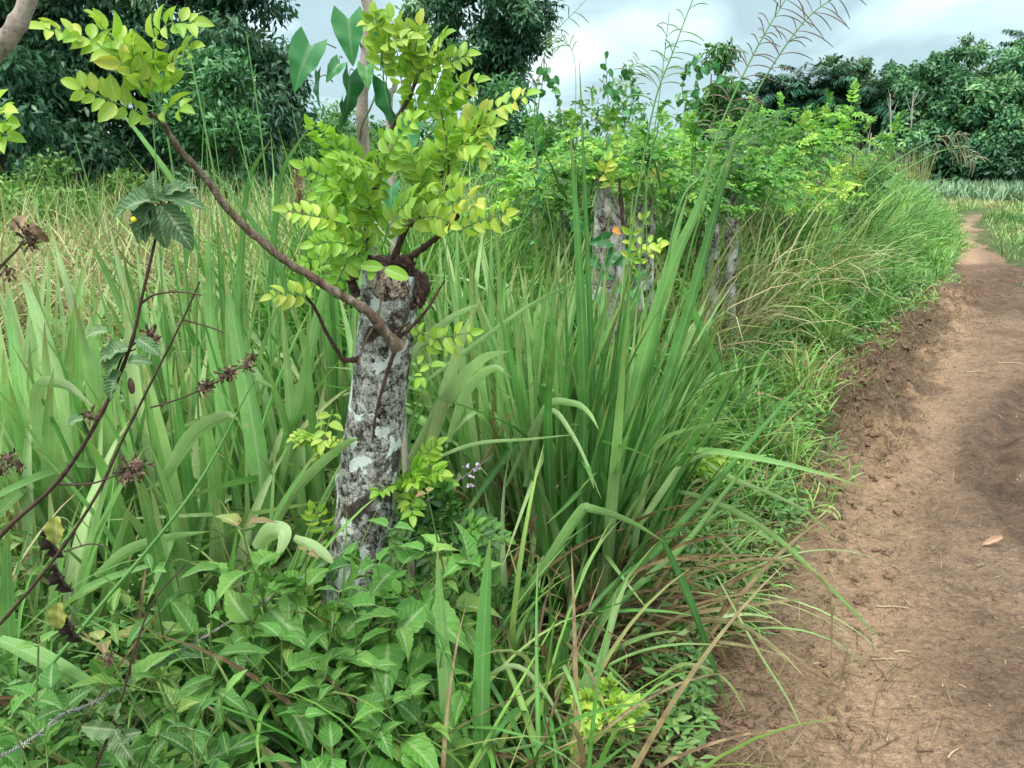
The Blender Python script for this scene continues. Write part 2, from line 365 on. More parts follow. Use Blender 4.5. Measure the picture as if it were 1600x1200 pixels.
M_callus = barkmat('dark_callus', [(.36, (.014, .009, .008)), (.6, (.10, .055, .045)), (.72, (.30, .24, .2))], 40, .8, .85, 1.)
M_wire = plain('rusty_wire', (.18, .16, .14), (.38, .38, .37), 80, .55)
M_petal = plain('pale_pink_petal', (.55, .42, .58), (.8, .7, .82), 40, .6)
M_yellow = plain('yellow_petal', (.7, .6, .02), (.85, .75, .05), 40, .6)
M_fleaf = leafmat('fallen_leaf', [(0, (.36, .20, .12)), (1, (.52, .33, .22))], vein=.5, rough=.6, trans=.1, mott=.2, msc=20)

# ------------------------------------------------------------ the track (world metres, from the ground plane)
EDGE = np.array([(.05, .3), (.30, 1.2), (.43, 1.73), (.59, 2.14), (.88, 2.59), (1.16, 3.11), (1.55, 3.95), (2.25, 5.46), (3.81, 7.86), (6.04, 11.17), (8.6, 15.6), (11.3, 20.92), (13.51, 24.91), (18.5, 30.)])
REDGE = np.array([(2.3, .3), (2.6, 1.2), (3.1, 2.6), (4.2, 5.), (5.8, 7.9), (7.6, 10.9), (7.75, 11.9), (8.0, 13.), (8.9, 15.6), (12.3, 21.8), (14.8, 25.5), (22, 32.)])
TRK = np.array([(.55, .3), (.80, 1.4), (1.0, 2.0), (1.28, 2.7), (1.70, 3.5), (2.45, 4.72), (3.9, 7.0), (5.5, 9.98), (7.1, 12.6), (9.3, 16.6), (12.2, 22.1), (14., 25.), (19.5, 30.8)])
RUT = np.array([GR(1700, 560), GR(1600, 615), GR(1562, 672), GR(1556, 730), GR(1600, 800), GR(1680, 860)])
def pdist(poly, x, y):
    """signed distance (positive on the left side of the polyline) and arclength"""
    x = np.asarray(x, float); y = np.asarray(y, float); best = np.full(x.shape, 1e9); sg = np.zeros(x.shape); al = np.zeros(x.shape); acc = 0
    for a, b in zip(poly[:-1], poly[1:]):
        d = b-a; L = np.hypot(*d); t = np.clip(((x-a[0])*d[0]+(y-a[1])*d[1])/L**2, 0, 1)
        ex = x-a[0]-t*d[0]; ey = y-a[1]-t*d[1]; q = np.hypot(ex, ey); m = q < best
        cr = d[0]*(y-a[1])-d[1]*(x-a[0]); best = np.where(m, q, best); sg = np.where(m, np.sign(cr), sg); al = np.where(m, acc+t*L, al); acc += L
    return best*sg, al
def along(s, t, poly=EDGE):
    s = np.atleast_1d(s); seg = np.hypot(*np.diff(poly, axis=0).T); c = np.r_[0, np.cumsum(seg)]
    x = np.interp(s, c, poly[:, 0]); y = np.interp(s, c, poly[:, 1]); e = .15
    dx = np.interp(s+e, c, poly[:, 0])-np.interp(s-e, c, poly[:, 0]); dy = np.interp(s+e, c, poly[:, 1])-np.interp(s-e, c, poly[:, 1]); l = np.hypot(dx, dy)
    return x-dy/l*t, y+dx/l*t
def smooth(a, b, x): t = np.clip((x-a)/(b-a), 0, 1); return t*t*(3-2*t)
def GZ(x, y):
    """ground height"""
    x = np.asarray(x, float); y = np.asarray(y, float)
    de, _ = pdist(EDGE, x, y); dr, _ = pdist(REDGE, x, y); dt, _ = pdist(TRK, x, y)
    near = 1-smooth(18, 30, np.hypot(x, y))
    inside = smooth(-.35, .15, -de)*smooth(-.4, .1, dr)
    z = .03*fbm(x*.6, y*.6, 3)+.02*smooth(0, 1.5, de)
    z = z-inside*.035+np.exp(-((de+.12)/.22)**2)*.055*(.4+vn(x*3, y*3))
    z = z-np.exp(-(dt/.25)**2)*.03*near
    z = z+inside*(.02*fbm(x*4, y*4, 4)+.008*fbm(x*14, y*14, 3)*near+np.abs(dt).clip(.0, 1)*.02*fbm(x*9, y*9, 3))
    # clods of churned mud between the wheel track and the verge
    mud = smooth(-.75, -.35, de)*(1-smooth(.15, .5, de))*smooth(3.2, 4.4, y)*(1-smooth(9.5, 11.5, y))
    z = z+mud*(.11*np.abs(fbm(x*7, y*7, 5))*2-.01)-smooth(.55, .75, np.abs(dt))*(1-smooth(.8, 1.0, np.abs(dt)))*inside*.018*near
    rd_ = np.abs(pdist(RUT, x, y)[0]+.06*fbm(x*5, y*5, 3)); z = z-np.exp(-(rd_/.07)**2)*.045+np.exp(-((rd_-.14)/.05)**2)*.02+np.exp(-(rd_/.35)**2)*.02*fbm(x*11, y*11, 3)
    z = z-.07*np.exp(-((x-7.15)/.62)**2-((y-10.9)/.38)**2)
    return z*near
# ground sheet: fine near the camera, coarse to the horizon
def axis(lo, hi, fine0, fine1, st, gr=1.09):
    c = list(np.arange(fine0, fine1, st)); d = st; x = c[-1]
    while x < hi: d *= gr; x += d; c.append(x)
    d = st; x = fine0; h = []
    while x > lo: d *= gr; x -= d; h.append(x)
    return np.array(h[::-1]+c)
gx = axis(-900, 900, -.6, 6.5, .028, 1.1); gy = axis(-60, 900, 1.2, 9.5, .028, 1.07)
X, Y = np.meshgrid(gx, gy, indexing='ij'); Z = GZ(X, Y)
de, _ = pdist(EDGE, X, Y); dr, _ = pdist(REDGE, X, Y); dt, _ = pdist(TRK, X, Y)
wob = .16*fbm(X*2, Y*2, 4)+.08*fbm(X*7, Y*7, 3)
soil = smooth(-.12, .12, -de+wob)*smooth(-.2, .2, dr+wob*2)
endf = 1-smooth(24, 26.5, Y)
soil *= endf
trk = np.exp(-((dt+wob*.6)/(.22+.0*X))**2)*soil
mudm = (smooth(-.95, -.2, de+wob*2)*smooth(3.3, 4.6, Y)+smooth(7.2, 9.0, Y)*.9*(1-np.exp(-(dt/.35)**2)))*(1-smooth(11.8, 13.5, Y))
mudm = mudm*np.clip(.75+.9*fbm(X*2.5, Y*2.5, 4), .35, 1.2)
mudm = mudm+np.exp(-(pdist(RUT, X, Y)[0]/.16)**2)*1.1
mudm = np.clip(mudm+.2*np.clip(fbm(X*1.3+7, Y*1.3, 4)*2, 0, 1)*(np.abs(dt) > .3)+np.exp(-((X-7.1)/1.1)**2-((Y-10.9)/.8)**2)+.35*smooth(.65, .95, np.abs(dt)+wob*2)*(dt < 0)*smooth(3.4, 4.2, Y), 0, 1)
A = np.stack([soil, trk, mudm], -1).reshape(-1, 3); nx, ny = X.shape
b = np.arange(nx-1)[:, None]*ny+np.arange(ny-1)[None]
F = np.stack([b, b+ny, b+ny+1, b+1], -1).reshape(-1, 4)
m, nt = newmat('earth'); at = N(nt, 'ShaderNodeAttribute', attribute_name='bl'); sp = N(nt, 'ShaderNodeSeparateXYZ'); nt.links.new(at.outputs['Vector'], sp.inputs[0])
geo = N(nt, 'ShaderNodeNewGeometry'); ps = geo.outputs['Position']
na = noise(nt, ps, 1.6, 6, .6, .3); nb = noise(nt, ps, 14, 6, .65, .2); nc = noise(nt, ps, 150, 5, .75); nd = noise(nt, ps, 5, 5, .6, 1.2)
c = ramp(nt, na.outputs[0], [(.3, (.155, .098, .064)), (.5, (.225, .148, .098)), (.7, (.275, .188, .128))]).outputs[0]
c = mix(nt, c, ramp(nt, nb.outputs[0], [(.3, (.45,)*3), (.52, (1.,)*3), (.75, (1.35, 1.3, 1.2))]).outputs[0], mode='MULTIPLY', f=.8)
c = mix(nt, c, (.42, .275, .175), val(nt, 'MULTIPLY', sp.outputs[1], .8))
mudc = ramp(nt, nd.outputs[0], [(.3, (.045, .028, .020)), (.55, (.125, .078, .052)), (.75, (.20, .13, .09))]).outputs[0]
mk = ramp(nt, val(nt, 'ADD', sp.outputs[2], val(nt, 'MULTIPLY', val(nt, 'SUBTRACT', nb.outputs[0], .5), 1.6)), [(.3, (0,)*3), (.75, (1,)*3)]).outputs[0]
c = mix(nt, c, mudc, val(nt, 'MULTIPLY', mk, .8))
c = mix(nt, c, ramp(nt, nc.outputs[0], [(.36, (.5,)*3), (.5, (.98,)*3), (.6, (1.15,)*3), (.68, (1.8, 1.75, 1.6))]).outputs[0], mode='MULTIPLY', f=.8)
gcol = ramp(nt, nb.outputs[0], [(.3, (.045, .042, .022)), (.5, (.075, .095, .035)), (.7, (.14, .17, .06))]).outputs[0]
sm = val(nt, 'MULTIPLY_ADD', val(nt, 'SUBTRACT', nb.outputs[0], .5), 1.2, sp.outputs[0])
c = mix(nt, gcol, c, ramp(nt, sm, [(.35, (0,)*3), (.6, (1,)*3)]).outputs[0])
bs = N(nt, 'ShaderNodeBsdfPrincipled'); nt.links.new(c, bs.inputs['Base Color']); bs.inputs['Roughness'].default_value = .95; bs.inputs['Specular IOR Level'].default_value = .15
vor = N(nt, 'ShaderNodeTexVoronoi', feature='DISTANCE_TO_EDGE'); vor.inputs['Scale'].default_value = 26; nt.links.new(mix(nt, ps, nb.outputs['Color'], f=.12), vor.inputs['Vector'])
ne = noise(nt, ps, 38, 6, .75, .8)
c = mix(nt, c, ramp(nt, ne.outputs[0], [(.36, (.35,)*3), (.45, (.95,)*3), (.6, (1.05,)*3), (.68, (1.6, 1.55, 1.45))]).outputs[0], mode='MULTIPLY', f=.75)
nt.links.new(c, bs.inputs['Base Color'])
hh = val(nt, 'ADD', val(nt, 'MULTIPLY', nb.outputs[0], .8), val(nt, 'MULTIPLY', ne.outputs[0], .7))
bp = N(nt, 'ShaderNodeBump'); bp.inputs['Strength'].default_value = 1; bp.inputs['Distance'].default_value = .035
nt.links.new(hh, bp.inputs['Height']); nt.links.new(bp.outputs[0], bs.inputs['Normal'])
o = N(nt, 'ShaderNodeOutputMaterial'); nt.links.new(bs.outputs[0], o.inputs[0]); M_earth = m
tagset(build('ground', [rows(np.stack([X, Y, Z], -1), F, A)], M_earth), 'structure')
# puddle in the hollow
m, nt = newmat('muddy_water'); bs = N(nt, 'ShaderNodeBsdfPrincipled'); bs.inputs['Base Color'].default_value = (.10, .08, .06, 1); bs.inputs['Roughness'].default_value = .06
o = N(nt, 'ShaderNodeOutputMaterial'); nt.links.new(bs.outputs[0], o.inputs[0])
a = np.linspace(0, 2*pi, 40, endpoint=False); rr = 1+.18*np.sin(3*a+1)+.1*np.sin(5*a)
zc = float(GZ(7.15, 10.9))+.022
ring = np.stack([7.15+.55*rr*np.cos(a), 10.9+.3*rr*np.sin(a), np.full(40, zc)], -1); V = np.vstack([[7.15, 10.9, zc], ring])
F = np.stack([np.zeros(40, int), 1+np.arange(40), 1+(np.arange(40)+1) % 40], -1)
tagset(build('puddle_water', [rows(V, F, V*0)], m, smooth=False), 'structure')
# far hills
hx = np.linspace(-420, 420, 90); hz = 16*np.maximum(0, .45+fbm(hx*.012+4, hx*0+2, 4))+4
V = np.concatenate([np.stack([hx, 600+0*hx, -1+0*hx], -1), np.stack([hx, 650+0*hx, hz], -1), np.stack([hx, 760+0*hx, hz*.6], -1)]); k = np.arange(89)
F = np.concatenate([np.stack([k, k+1, k+91, k+90], -1), np.stack([k+90, k+91, k+181, k+180], -1)])
tagset(build('hills', [rows(V, F, V*0+.5)], plain('hill_forest', (.06, .14, .14), (.10, .20, .19), .03, .9)), 'structure')
print('setting done')

# ------------------------------------------------------------ generic plants
def g3(x, y): return np.stack([np.asarray(x, float), np.asarray(y, float), GZ(x, y)], -1)
def clump(x, y, n, L, W, spread=.12, lean=(0, .35), bend=(.1, .9), r=(0, .7), seed=1, dead=.1, azb=None, azs=pi, nseg=10, kinks=.2, mat=None):
    g = np.random.default_rng(seed); a = g.uniform(0, 2*pi, n); q = np.sqrt(g.random(n))*spread
    bx = x+q*np.cos(a); by = y+q*np.sin(a); az = a+g.normal(size=n)*.5 if azb is None else azb+g.normal(size=n)*azs
    ln = g.uniform(*lean, n); bd = g.uniform(*bend, n)**1.0
    LL = L*g.uniform(.55, 1.05, n); ww = W*g.uniform(.6, 1.15, n); rr = g.uniform(*r, n)
    kp = g.uniform(.45, .85, n); ka = np.where(g.random(n) < kinks, g.uniform(.6, 1.6, n), 0)
    p = [blades(g3(bx, by), az, ln, bd, LL, ww, nseg, 1.8, .28, g.normal(size=n)*.5, g.normal(size=n)*.3, rr, kp, ka)]
    nd = int(n*dead)
    if nd:
        a = g.uniform(0, 2*pi, nd); bx = x+spread*np.cos(a)*.8; by = y+spread*np.sin(a)*.8
        p.append(blades(g3(bx, by), a+g.normal(size=nd)*.4, g.uniform(.4, 1.3, nd), g.uniform(.6, 1.6, nd), L*g.uniform(.3, .7, nd), W*g.uniform(.2, .45, nd), nseg, 1.3, .3, g.normal(size=nd), g.normal(size=nd)*.6, g.uniform(.9, 1., nd)))
    return p
def panicle(pts, r, spikes, t0, slen, seed, sr=.0011, tone=.3, droop=.5, size=1.):
    """grass flower head: a culm with thin drooping racemes on its upper part"""
    g = np.random.default_rng(seed); p = catmull(pts, 30); cu = [tube(p, np.array([r, r*.8, r*.35]), 5, min(tone, .3))]
    t = nrm(np.gradient(p, axis=0)); sp_ = []
    for i in range(spikes):
        q = t0+(1-t0)*(i/spikes)**1.05; k = min(int(q*29), 28); a = g.uniform(0, 2*pi)
        # racemes leave on alternating sides of the axis, seen broadside
        sd = nrm(np.cross(t[k], np.array([0, 1., .1]))); sd = sd*(1 if i % 2 else -1)+np.array([0, 1, 0])*g.normal()*.5
        d = nrm(t[k]*.9+nrm(sd)*1.0+g.normal(size=3)*.28); L = slen*g.uniform(.65, 1.1)*(1-.35*q)
        s = np.linspace(0, 1, 8)[:, None]; w = p[k]+d*L*s+np.array([0, 0, -1])*L*droop*s**2.2+nrm(sd)*L*.12*s**2
        sp_.append(tube(w, np.array([sr*.5, sr, sr*1.2, sr*.7]), 4, tone+.1+g.random()*.1))
    return cu, sp_

def crown_tree(name, label, cat, base, h, rx, cz, rz, nclump, leaves, lsize, mat, bark, seed, trunk_r=.12, tpl=SIMPLE1, hang=.5, group=None, lean=(0, 0), clr=.28, gap=.0, ry=None, limb=True, tone=0.):
    g = np.random.default_rng(seed); x, y = base; z0 = float(GZ(x, y)); root = thing(name, label, cat, (x, y, z0), group); B = np.array([x, y, z0])
    ry = ry or rx; C = B+np.array([lean[0], lean[1], cz]); u = rdir(nclump, g)*g.random((nclump, 1))**.38
    cc = C+u*np.array([rx, ry, rz]); cc[:, 2] = np.maximum(cc[:, 2], z0+.3)
    top = B+np.array([lean[0]*.8, lean[1]*.8, h*.86]); tr = Part(); wv = g.normal(size=(5, 3))*np.array([.05, .05, 0])*h*.15
    path = B+(top-B)*np.linspace(0, 1, 5)[:, None]+wv*np.array([0, .6, 1, 1, .6])[:, None]
    tr.add(tube(path, np.array([trunk_r, trunk_r*.7, trunk_r*.2]), 8, .5, 14)); tr.build('trunk', bark, root)
    if limb:
        lm = Part()
        for c in cc[::max(1, nclump//26)]:
            f = np.clip((c[2]-z0)/(h)*.75, .12, .85); s0 = B+(top-B)*f; md = (s0+c)/2+np.array([0, 0, -.06*h*g.random()])
            lm.add(tube([s0, md, c], np.array([trunk_r*.35, trunk_r*.2, trunk_r*.07]), 5, .5, 7))
        lm.build('limb', bark, root)
    per = leaves//nclump; cr = clr*rx*g.uniform(.6, 1.3, nclump)
    w = np.repeat(np.arange(nclump), per); v = rdir(len(w), g)*g.random((len(w), 1))**.45
    pos = cc[w]+v*cr[w][:, None]*np.array([1, 1, .75]); pos[:, 2] = np.maximum(pos[:, 2], GZ(pos[:, 0], pos[:, 1])+.05)
    d = v*.6+rdir(len(w), g)*.8+np.array([0, 0, -hang]); up = v+rdir(len(w), g)*.9+np.array([0, 0, .6])
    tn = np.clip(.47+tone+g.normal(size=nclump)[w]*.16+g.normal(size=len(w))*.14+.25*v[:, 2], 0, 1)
    Part().add(inst(tpl, pos, frames(d, up), lsize*g.uniform(.6, 1.3, len(w)), tn)).build('crown', mat, root)
    return root
def palm(label, base, h, fl, nf, seed, group, tr=.2):
    g = np.random.default_rng(seed); x, y = base; z0 = float(GZ(x, y)); root = thing('palm_tree', label, 'palm tree', (x, y, z0), group); B = np.array([x, y, z0])
    top = B+np.array([0, 0, h]); Part().add(tube([B, (B+top)/2, top], np.array([tr*1.2, tr, tr]), 9, .5, 10)).build('trunk', M_treebark, root)
    fr = Part()
    for i in range(nf):
        a = i*2.4+g.random()*.3; e = .15+1.5*(i/nf)+g.normal()*.1; s = np.linspace(0, 1, 18)
        th = e+1.15*s**1.4; d = np.stack([np.sin(th)*np.cos(a), np.sin(th)*np.sin(a), np.cos(th)], -1); p = top+np.cumsum(d, 0)*fl/18
        fr.add(tube(p[::3], np.array([.05, .02, .01]), 4, .8)); t = nrm(np.gradient(p, axis=0)); sd = np.array([-np.sin(a), np.cos(a), 0])
        for sg in (-1, 1):
            k = np.repeat(np.arange(2, 18), 3); pp = p[k]+g.normal(size=(len(k), 3))*.04
            dd = t[k]*.6+sd*sg*.9+np.array([0, 0, -.45])+g.normal(size=(len(k), 3))*.15
            fr.add(inst(SIMPLE1, pp, frames(dd, np.array([0, 0, 1.])), np.stack([np.full(len(k), .3), fl*.27*np.sin(pi*(.12+.83*k/18))**.6, np.full(len(k), .35)], -1), np.clip(.45+g.normal(size=len(k))*.15-.3*(i/nf), 0, 1)))
    fr.build('fronds', M_palm, root); return root

# ------------------------------------------------------------ far treeline (about 50 to 65 m)
def bx(px, Y, py=282):  # world x of a photo column at depth Y
    r = ray(px, py); return float(r[0]*Y/r[1])
def zt(py, Y): r = ray(800, py); return float(CAMZ+r[2]*Y/r[1])
FG = 'trees of the far treeline behind the field'
far = [ # px, Y, top py, rx, label, mat, tone, leaves, seed
 (1585, 54, 62, 3.4, 'big dark green tree at the end of the treeline, with the deepest shade beneath', M_far, -.02, 15000, 1),
 (1535, 52, 98, 2.3, 'bright green rounded tree in front of the big dark treeline tree', M_far, .1, 9000, 2),
 (1475, 55, 72, 2.5, 'tall green tree with uneven top just left of the big dark one', M_far, .05, 11000, 3),
 (1492, 58, 48, 1.6, 'thin feathery pale-topped tree rising above the treeline', M_farpale, .0, 2600, 4),
 (1436, 54, 84, 2.1, 'narrow dense tree with a square shoulder beside the treeline gap', M_far, .0, 8000, 5),
 (1382, 58, 98, 2.6, 'low rounded tree filling the dip of the treeline', M_far, .08, 8000, 6),
 (1335, 60, 70, 2.3, 'pale grey-green open-crowned tree above the palms', M_farpale, -.05, 9000, 7),
 (1288, 61, 84, 2.0, 'dull grey tree with a ragged crown, second pale one of the treeline', M_farpale, -.15, 8000, 8),
 (1200, 60, 112, 2.8, 'dark low tree at the near end of the treeline above the fence shrubs', M_far, .0, 8000, 9),
 (1130, 62, 130, 2.6, 'dark tree seen between the tall grass flower stalks', M_far, -.05, 8000, 10),
 (1415, 53, 165, 1.8, 'olive green bushy tree in front of the pale bare trunks', M_far, .12, 8000, 11),
 (1555, 50, 185, 1.7, 'low blue-green bush tree at the foot of the big dark tree', M_far, -.08, 7000, 12)]
for px, Yd, tp, rx, lb, mt, tn, nl, sd_ in far:
    h = zt(tp, Yd); crown_tree('broadleaf_tree', lb, 'tree', (bx(px, Yd), Yd), h*.97, rx, h*.52, h*.46, 60, int(nl*1.5), .34, mt, M_treebark, 100+sd_, .18, SIMPLE1, .3, FG, clr=.30, tone=tn)
for i, (px, Yd, tp, lb) in enumerate([(1262, 58, 128, 'oil palm with drooping blue-green fronds at the near end of the treeline'), (1338, 57, 150, 'dark squat palm under the pale open-crowned tree'),
        (1592, 60, 72, 'palm head standing out above the big dark tree'), (1225, 59, 140, 'small palm half hidden behind the fence shrubs')]):
    h = zt(tp, Yd); palm(lb, (bx(px, Yd), Yd), h-1.2, 3.6, 22, 40+i, 'palms of the far treeline')
# pale bare trunks
for i, (px, Yd, tp, lb) in enumerate([(1380, 51, 142, 'slender pale bare trunk, the tallest in front of the treeline'), (1410, 51.5, 138, 'thin leaning pale trunk beside the tallest bare one'), (1348, 50, 205, 'short forked dead trunk at the foot of the dark palm')]):
    x = bx(px, Yd); h = zt(tp, Yd)*.97; root = thing('bare_tree', lb, 'bare tree', (x, Yd, 0), 'bare trunks before the treeline')
    g = np.random.default_rng(i+5); B = np.array([x, Yd, 0.])
    t = Part().add(tube([B, B+[.15, 0, h*.5], B+[-.2+.2*i, 0, h]], np.array([.06, .05, .03]), 6, .5, 12)); t.build('trunk', M_palebark, root)
    br = Part()
    for k in range(4):
        f = g.uniform(.7, .97); s = B+[0, 0, h*f]; d = np.array([g.normal()*.35, g.normal()*.3, .6])
        br.add(tube([s, s+d*.4, s+d*.9+[0, 0, .3]], np.array([.025, .01]), 5, .5, 6))
    br.build('branch', M_palebark, root)
# undergrowth below the treeline: a mass nobody could count
g = np.random.default_rng(77); n = 52000; x = g.uniform(-34, 62, n); y = g.uniform(50, 66, n)
z = g.random(n)**1.2*(1.6+1.7*vn(x*.35, y*.35)+1.2*vn(x*1.1, y*.2))
Part().add(inst(SIMPLE1, np.stack([x, y, z], -1), frames(rdir(n, g)+[0, 0, -.2], rdir(n, g)+[0, -.3, .8]), g.uniform(.25, .55, n), np.clip(.3+.5*(vn(x*.8, y*.8)-.4)+g.normal(size=n)*.12, 0, 1))).build('undergrowth', M_far)
tagset(bpy.data.objects['undergrowth'], 'stuff', 'dark tangled undergrowth along the foot of the far treeline', 'undergrowth')
g = np.random.default_rng(78); n = 500
bxx = g.uniform(bx(1290, 50), bx(1440, 50), n); Part().add(blades(np.stack([bxx, g.uniform(48.5, 50, n), 0*bxx], -1), g.uniform(0, 6.3, n), g.uniform(0, .3, n), g.uniform(0, .5, n), g.uniform(1.0, 3.0, n), .03, 4, r=g.uniform(.2, 1, n), mid=False, zmin=False)).build('dry_brush', M_dry)
tagset(bpy.data.objects['dry_brush'], 'stuff', 'dry pale twigs and brush in front of the treeline', 'dry brush')
# spiky crop field (rows of rosettes)
g = np.random.default_rng(79); xs = []; ys = []
for row in np.arange(31, 49, 1.0):
    q = np.arange(8 if row < 40 else 2, 64, .42); xs.append(q+g.normal(size=len(q))*.07); ys.append(row+g.normal(size=len(q))*.12+.25*np.sin(q*.2))
xs = np.concatenate(xs); ys = np.concatenate(ys); k = np.repeat(np.arange(len(xs)), 13); n = len(k)
keep = pdist(TRK, xs[k], ys[k])[0]; kk = (xs[k] > 13.5+.25*(ys[k]-31))
k = k[kk]; n = len(k)
Part().add(blades(np.stack([xs[k], ys[k], np.zeros(n)+.02], -1), g.uniform(0, 6.3, n), g.uniform(.1, .9, n), g.uniform(.1, .7, n), g.uniform(.45, .85, n), .06, 3, r=g.random(n), mid=False, zmin=False)).build('crop_field', M_pine)
tagset(bpy.data.objects['crop_field'], 'stuff', 'grey-green spiky crop plants in rows before the treeline', 'crop plants')

# ------------------------------------------------------------ left and middle trees
TG = 'dark trees behind the dry grass'
crown_tree('acacia_tree', 'tall dark tree nearest the picture corner, beyond the dry grass', 'tree', (bx(5, 13.5), 13.5), 7.6, 2.05, 3.3, 3.6, 70, 44000, .135, M_acacia, M_treebark, 11, .14, SIMPLE, .7, TG, clr=.32)
crown_tree('acacia_tree', 'tall dark tree behind the lime leaf spray, sky showing through its middle', 'tree', (bx(235, 14.8), 14.8), 7.8, 1.9, 3.9, 3.8, 36, 26000, .135, M_acacia, M_treebark, 12, .13, SIMPLE, .7, TG, clr=.32)
crown_tree('acacia_tree', 'tall dark tree with a ragged sunlit edge against the open sky', 'tree', (bx(352, 14.5), 14.5), 7.8, 1.25, 3.7, 3.8, 52, 32000, .135, M_acacia, M_treebark, 13, .13, SIMPLE, .7, TG, clr=.42)
crown_tree('young_tree', 'lighter green young tree in front of the dark trees', 'tree', (bx(345, 12.4), 12.4), 3.1, .82, 1.6, 1.6, 30, 11000, .11, M_young, M_treebark, 14, .05, SIMPLE, -.2, None, clr=.45)
crown_tree('acacia_tree', 'separate dark tree with open airy crown beyond the lime foliage', 'tree', (bx(752, 20), 20), 6.2, 1.5, 4.7, 1.7, 46, 22000, .15, M_acacia, M_treebark, 15, .07, SIMPLE, .5, TG, clr=.34)
crown_tree('bushy_tree', 'mid green bushy tree below the open airy dark crown', 'tree', (bx(770, 17), 17), 3.1, 1.0, 1.6, 1.5, 26, 9000, .13, M_young, M_treebark, 16, .06, SIMPLE, .1, None, clr=.42)
crown_tree('shrub', 'grey-green shrub thicket behind the vine-wrapped sapling', 'shrub', (bx(540, 22), 22), 2.9, 2.3, 1.3, 1.3, 30, 9000, .16, M_bush, M_treebark, 17, .06, SIMPLE, .1, None, clr=.3, tone=-.2)
crown_tree('shrub', 'dark green shrub behind the second fence post', 'shrub', (bx(900, 12), 12), 2.2, 1.35, 1.2, 1.1, 26, 9000, .11, M_bush, M_treebark, 18, .05, SIMPLE, .0, None, clr=.36, tone=-.1)
crown_tree('young_tree', 'dark leafy sapling rising behind the fence shrubs under the seed stalks', 'tree', (bx(1105, 11), 11), 3.0, .4, 2.0, .95, 18, 2600, .10, M_bush, M_treebark, 19, .035, SIMPLE, .6, None, clr=.5, tone=-.05)
crown_tree('shrub', 'low bright green bush at the far edge of the dry grass', 'shrub', (bx(25, 10), 10), 1.3, 1.0, .65, .6, 20, 6000, .09, M_bush, M_treebark, 20, .03, SIMPLE, -.1, None, clr=.4, tone=.2)
crown_tree('shrub', 'small leafy bush standing up out of the dry grass before the dark trees', 'shrub', (bx(120, 11.5), 11.5), 1.6, .75, .85, .7, 16, 4500, .09, M_bush, M_treebark, 21, .03, SIMPLE, -.3, None, clr=.4, tone=.1)
# low scrub in a belt behind everything
g = np.random.default_rng(80); n = 70000; y = g.uniform(15.5, 27, n); x = g.uniform(-26, .27, n); x = np.where(x > 0, x*y, x)
z = g.random(n)*(1.2+1.3*vn(x*.5, y*.5)+.5*vn(x*2, y*2)); z = z*np.where(x > 5, .8, 1)
Part().add(inst(SIMPLE1, np.stack([x, y, z], -1), frames(rdir(n, g), rdir(n, g)+[0, -.2, .9]), g.uniform(.1, .24, n), np.clip(.35+.6*(vn(x, y)-.5)+g.normal(size=n)*.15, 0, 1))).build('scrub_undergrowth', M_bush)
tagset(bpy.data.objects['scrub_undergrowth'], 'stuff', 'dense green scrub filling the ground between the far trees', 'undergrowth')

# ------------------------------------------------------------ dry tangled grass field (uncountable)
def field(name, n, xr, yr, L, W, r, label, cat, mat, seed, bend=(.6, 2.2), lean=(0, .6), nseg=6, dens=None, hfun=None):
    g = np.random.default_rng(seed); y = yr[0]+(yr[1]-yr[0])*g.random(n)**.8; x = g.uniform(*xr, n)*1.0
    x = x*np.where(np.ones(n) > 0, 1, 1)
    ok = (np.abs(x) < .75*y+2.6) & (pdist(EDGE, x, y)[0] > .6)
    if dens is not None: ok &= g.random(n) < dens(x, y)
    x = x[ok]; y = y[ok]; n = len(x); f = 1 if hfun is None else hfun(x, y)
    rr = np.clip(g.uniform(*r, n)+.6*(vn(x*1.1+9, y*1.1)-.5)+.35*np.exp(-((x+3.3)/1.3)**2-((y-6.6)/1.8)**2), 0, .99)
    o = Part().add(blades(g3(x, y), g.uniform(0, 6.3, n), g.uniform(*lean, n), g.uniform(*bend, n), L*g.uniform(.6, 1.1, n)*f, W*g.uniform(.6, 1.2, n), nseg, 1.9, .25, g.normal(size=n)*.6, g.normal(size=n)*.6, rr, mid=False)).build(name, mat)
    return tagset(o, 'stuff', label, cat)
field('dry_grass', 70000, (-12, 3.5), (4.4, 14), 1.25, .015, (.3, .95), 'tangle of drying tan and olive grass behind the green clumps', 'dry grass', M_dry, 90,
      hfun=lambda x, y: .75+.5*vn(x*.9, y*.9))
field('meadow_grass', 9000, (-9, 4.5), (4.2, 16), 1.42, .017, (.15, .6), 'thin upright green grass growing through the dry tangle', 'grass', M_dry, 91, bend=(.1, .9), lean=(0, .25))

